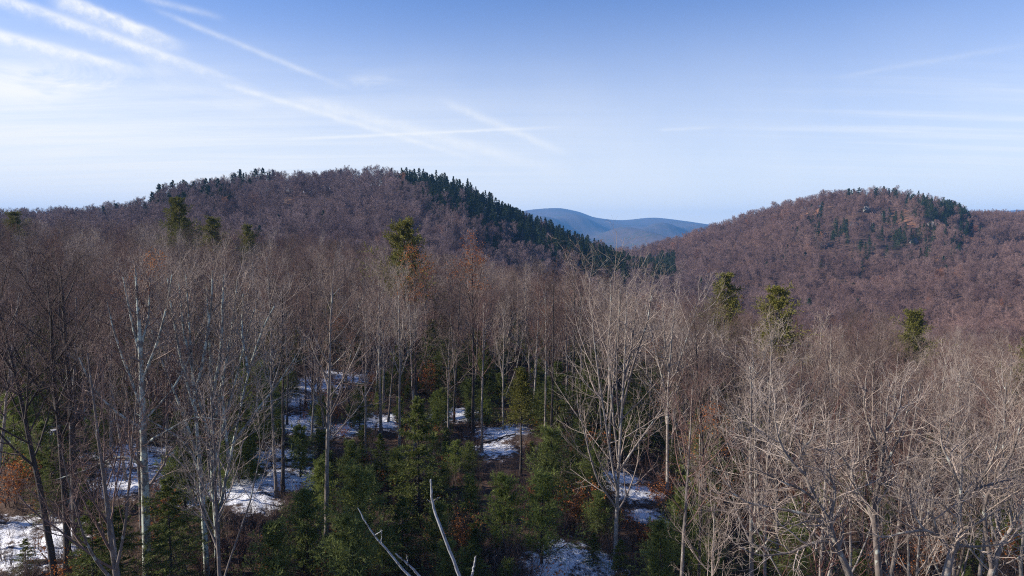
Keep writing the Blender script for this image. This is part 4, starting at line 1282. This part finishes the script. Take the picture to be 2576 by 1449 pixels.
def shrub(seed, leaves=0):
    rg = np.random.default_rng(seed)
    n = 14
    P0 = np.zeros((n, 6, 3)); a = rg.uniform(0, 6.28, n); tl = rg.uniform(0.05, 0.5, n); h = rg.uniform(1.2, 2.6, n)
    t = np.linspace(0, 1, 6)
    for i in range(n):
        P0[i, :, 0] = np.cos(a[i]) * (0.2 + tl[i] * h[i] * t); P0[i, :, 1] = np.sin(a[i]) * (0.2 + tl[i] * h[i] * t); P0[i, :, 2] = h[i] * t
    P0 += rg.normal(0, 0.03, P0.shape)
    R0 = np.linspace(0.016, 0.006, 6)[None].repeat(n, 0)
    P1, R1, L1 = grow(P0, R0, h, 8, 0.25, 1, 38, 10, lambda T, Z: Z * 0.4 * (1.1 - T), 4, 0.1, 0.1, 0.6, rg, rmin=0.005)
    P2, R2, L2 = grow(P1, R1, L1, 4, 0.2, 1, 35, 10, lambda T, Z: Z * 0.5, 3, 0.1, 0.08, 0.7, rg, rmin=0.004)
    lv = None
    if leaves:
        lv = leaf_quads(P2[rg.integers(0, len(P2), leaves), -1] + rg.normal(0, 0.06, (leaves, 3)), 0.12, rg)
    return tubes(P0, R0, 4), cat([tubes(P1, R1, 3), tubes(P2, R2, 3)]), lv


SHR = []
for q in range(4):
    st, tw, lv = shrub(500 + q, 0 if q < 2 else 420)
    SHR.append((mesh_from('shrub_stems', *st, TWIG_D), mesh_from('shrub_twigs', *tw, TWIG_D if q % 2 else TWIG), mesh_from('shrub_leaves', *lv, ORANGE, False) if lv else None))


def put_shrub(k, loc, sc, label, group):
    root = link('shrub', None, None, loc, (0, 0, rng.uniform(0, 6.28)), sc)
    tag(root, label, 'shrub', group)
    tag(link('stems', SHR[k][0], root), kind='stuff')
    tag(link('twigs', SHR[k][1], root), kind='stuff')
    if SHR[k][2]:
        tag(link('leaves', SHR[k][2], root), kind='stuff')


G4 = 'low shrubs on the forest floor'
for lab, u, v, k, sc in [
    ('orange leaved shrub left of the lower left snow', 28, 1275, 2, 1.4), ('russet shrub above the lower left snow', 70, 1260, 3, 1.2),
    ('russet leaved shrub left of the snow bank', 1470, 1335, 2, 1.5), ('orange shrub between the bright pine and the snow bank', 1440, 1330, 3, 1.2),
    ('bare reddish shrub right of the dead tree at the bottom edge', 1295, 1449, 0, 1.4), ('bare shrub beside the dead tree stub', 1240, 1449, 1, 1.3),
    ('russet shrub behind the snow bank', 1500, 1180, 3, 1.6), ('russet shrub at the snow bank right end', 1625, 1385, 2, 0.9),
    ('orange shrub under the wide forked oak', 2330, 1449, 3, 1.5), ('orange shrub at the lower right corner', 2520, 1440, 2, 1.6),
    ('bare shrub at the foot of the forked pair', 590, 1449, 0, 1.5), ('bare twiggy shrub right of the forked pair', 640, 1440, 1, 1.3),
    ('orange leaved shrub high at the left of the dark woods', 1085, 1000, 2, 2.0), ('pale orange shrub below the tall black trunk', 1395, 1075, 3, 1.3),
]:
    x, y, z = at(u, v)
    put_shrub(k, (x, y, z - 0.05), sc, lab, G4)
cnt = 0
for q in range(3000):
    if cnt >= 110:
        break
    y = 36 + 80 * rng.random(); u = rng.uniform(-20, 2590)
    x, y, z = by_depth(u, y)
    ub, vb = project(x, y, z)
    if any(abs(u - a) < 34 and vb - 70 < b2 < vb + 14 for a, b2 in UC):
        continue
    cnt += 1
    d, r = where(u, y)
    k = int(rng.choice(4, p=[0.38, 0.38, 0.12, 0.12]))
    put_shrub(k, (x, y, z - 0.05), float(rng.uniform(0.7, 1.5)), ('low russet leaved shrub %s, %s' if k > 1 else 'low bare twiggy shrub %s, %s') % (DW[d], r), 'undergrowth shrubs')

# thin brush and saplings all over the floor: nobody could count them
nb_ = 4200
by = 33 + 100 * rng.random(nb_) ** 1.1; bu = rng.uniform(-150, 2650, nb_); bx = (bu - 1288) / FOC * (by + 1.5)
bz = height(bx, by)
keep = np.ones(nb_, bool)
for (cx_, cy_, cr_) in SNOW:
    keep &= ~((np.hypot(bx - cx_, by - cy_) < cr_ * 0.8) & (rng.random(nb_) < 0.72))
brush = []
for q in range(3):
    st, tw, lv = shrub(540 + q)
    brush.append(mesh_from('brush', *cat([st, tw]), TWIG_D if q else TWIG))
for q in range(2):
    st, tw, lv = shrub(560 + q, 130)
    brush.append(mesh_from('brush_leaves', *lv, ORANGE, False))
scatter('forest_floor_brush', 'thin bare brush and dead leaves over the forest floor', brush, np.stack([bx[keep], by[keep], bz[keep] - 0.05], 1),
        rng.choice(5, keep.sum(), p=[0.28, 0.28, 0.28, 0.08, 0.08]), rng.uniform(0.35, 0.95, keep.sum()), rng.uniform(0, 6.28, keep.sum()))

# ------------------------------------------------------------------ fallen logs
for lab, u, v, ln, ang, r in [('dark fallen log on the snow slope right of two slim trunks', 742, 1160, 4.5, 0.25, 0.17), ('dark fallen log above the snow slope', 726, 1122, 4.0, -0.2, 0.12),
                              ('fallen log across the snow at the lower left trunks', 150, 1415, 3.5, 0.15, 0.14), ('thin fallen stem on the snow beside the olive hemlock', 1255, 1105, 4.0, 0.5, 0.09),
                              ('broken log at the far snow clearing', 850, 960, 5.0, -0.1, 0.14)]:
    x, y, z = at(u, v)
    rg = np.random.default_rng(int(u))
    tx = np.linspace(-ln / 2, ln / 2, 10)
    lx, ly = x + tx * math.cos(ang), y + tx * math.sin(ang)
    P = np.stack([tx * math.cos(ang), tx * math.sin(ang), height(lx, ly) - z + r * 0.7 + rg.normal(0, 0.02, 10)], 1)
    R = np.linspace(r, r * 0.6, 10) * rg.uniform(0.9, 1.1, 10)
    root = link('fallen_log', None, None, (x, y, z))
    tag(root, lab, 'log', 'fallen logs')
    link('trunk', mesh_from('log_trunk', *tubes(P[None], R[None], 9), DARK), root)
    for q in (3, 6):
        d_ = unit(rg.normal(0, 1, 3) * np.array([1, 1, 0.4]) + np.array([0, 0, 1.0]))
        st = np.stack([P[q] + d_ * k for k in np.linspace(0, rg.uniform(0.5, 1.1), 4)])
        link('branch_stub', mesh_from('log_stub', *tubes(st[None], (r * np.array([[0.4, 0.33, 0.27, 0.2]])), 5), DARK), root)

# ------------------------------------------------------------------ rock ledges on the right hill
for q, (u, v) in enumerate([(2075, 610), (2065, 585), (2300, 470+130), (2345, 560), (2180, 520), (2230, 535), (2150, 560), (2400, 545)]):
    x, y, z = at(u, v, lift=4)
    rg = np.random.default_rng(900 + q)
    th = np.linspace(0, math.pi, 8); ph = np.linspace(0, 2 * math.pi, 12, endpoint=False)
    T_, Pp = np.meshgrid(th, ph, indexing='ij')
    rr = 1 + rg.normal(0, 0.14, T_.shape)
    V = np.stack([np.sin(T_) * np.cos(Pp) * 5.5 * rr, np.sin(T_) * np.sin(Pp) * 2.5 * rr, np.cos(T_) * 3.4 * rr], -1).reshape(-1, 3)
    idx = np.arange(96).reshape(8, 12); nx = np.roll(idx, -1, 1)
    F = np.stack([idx[:-1], idx[1:], nx[1:], nx[:-1]], -1).reshape(-1, 4)
    o = link('rock_ledge', mesh_from('rock_ledge', V, F, ROCK, False), None, (x, y, z + 1), (0, 0, rg.uniform(-.5, .5)))
    tag(o, 'pale grey rock ledge showing between the trees of the right hill', 'rock', 'rock ledges on the right hill')

# ------------------------------------------------------------------ haze
HX, HY0, HY1, HZ0, HZ1 = 13800, -3200, 9600, -75, 402
V = np.array([(sx * HX, yy, zz) for sx in (-1, 1) for yy in (HY0, HY1) for zz in (HZ0, HZ1)], float)
F = np.array([(0, 1, 3, 2), (4, 6, 7, 5), (0, 4, 5, 1), (2, 3, 7, 6), (0, 2, 6, 4), (1, 5, 7, 3)])
HAZE = bpy.data.materials.new('pale_haze')
HAZE.use_nodes = True
t = HAZE.node_tree
t.nodes.clear()
pv = t.nodes.new('ShaderNodeVolumePrincipled')
pv.inputs['Color'].default_value = (0.17, 0.47, 1.0, 1)
pv.inputs['Density'].default_value = 0.92e-4
om = t.nodes.new('ShaderNodeOutputMaterial')
t.links.new(pv.outputs[0], om.inputs['Volume'])
hz_o = link('haze', mesh_from('haze', V, F, HAZE, False))
tag(hz_o, 'thin blue haze in the air', None, None, 'stuff')

# ------------------------------------------------------------------ labels: alike neighbours are told apart by their order from the left
ORD = ['leftmost', 'second from left', 'third from left', 'fourth from left', 'fifth from left', 'sixth from left', 'seventh from left', 'eighth from left', 'ninth from left', 'tenth from left', 'eleventh from left', 'twelfth from left',
       'thirteenth from left', 'fourteenth from left', 'fifteenth from left', 'sixteenth from left', 'seventeenth from left', 'eighteenth from left', 'nineteenth from left', 'twentieth from left']
same = {}
for o in list(col.objects):
    if o.parent is None and 'label' in o and 'category' in o:
        same.setdefault(o['label'], []).append(o)
for lab, os_ in same.items():
    if 1 < len(os_) <= 20:
        os_.sort(key=lambda o: project(o.location.x, o.location.y, o.location.z)[0])
        for k, o in enumerate(os_):
            o['label'] = lab + ', ' + ('rightmost' if k == len(os_) - 1 else ORD[k])
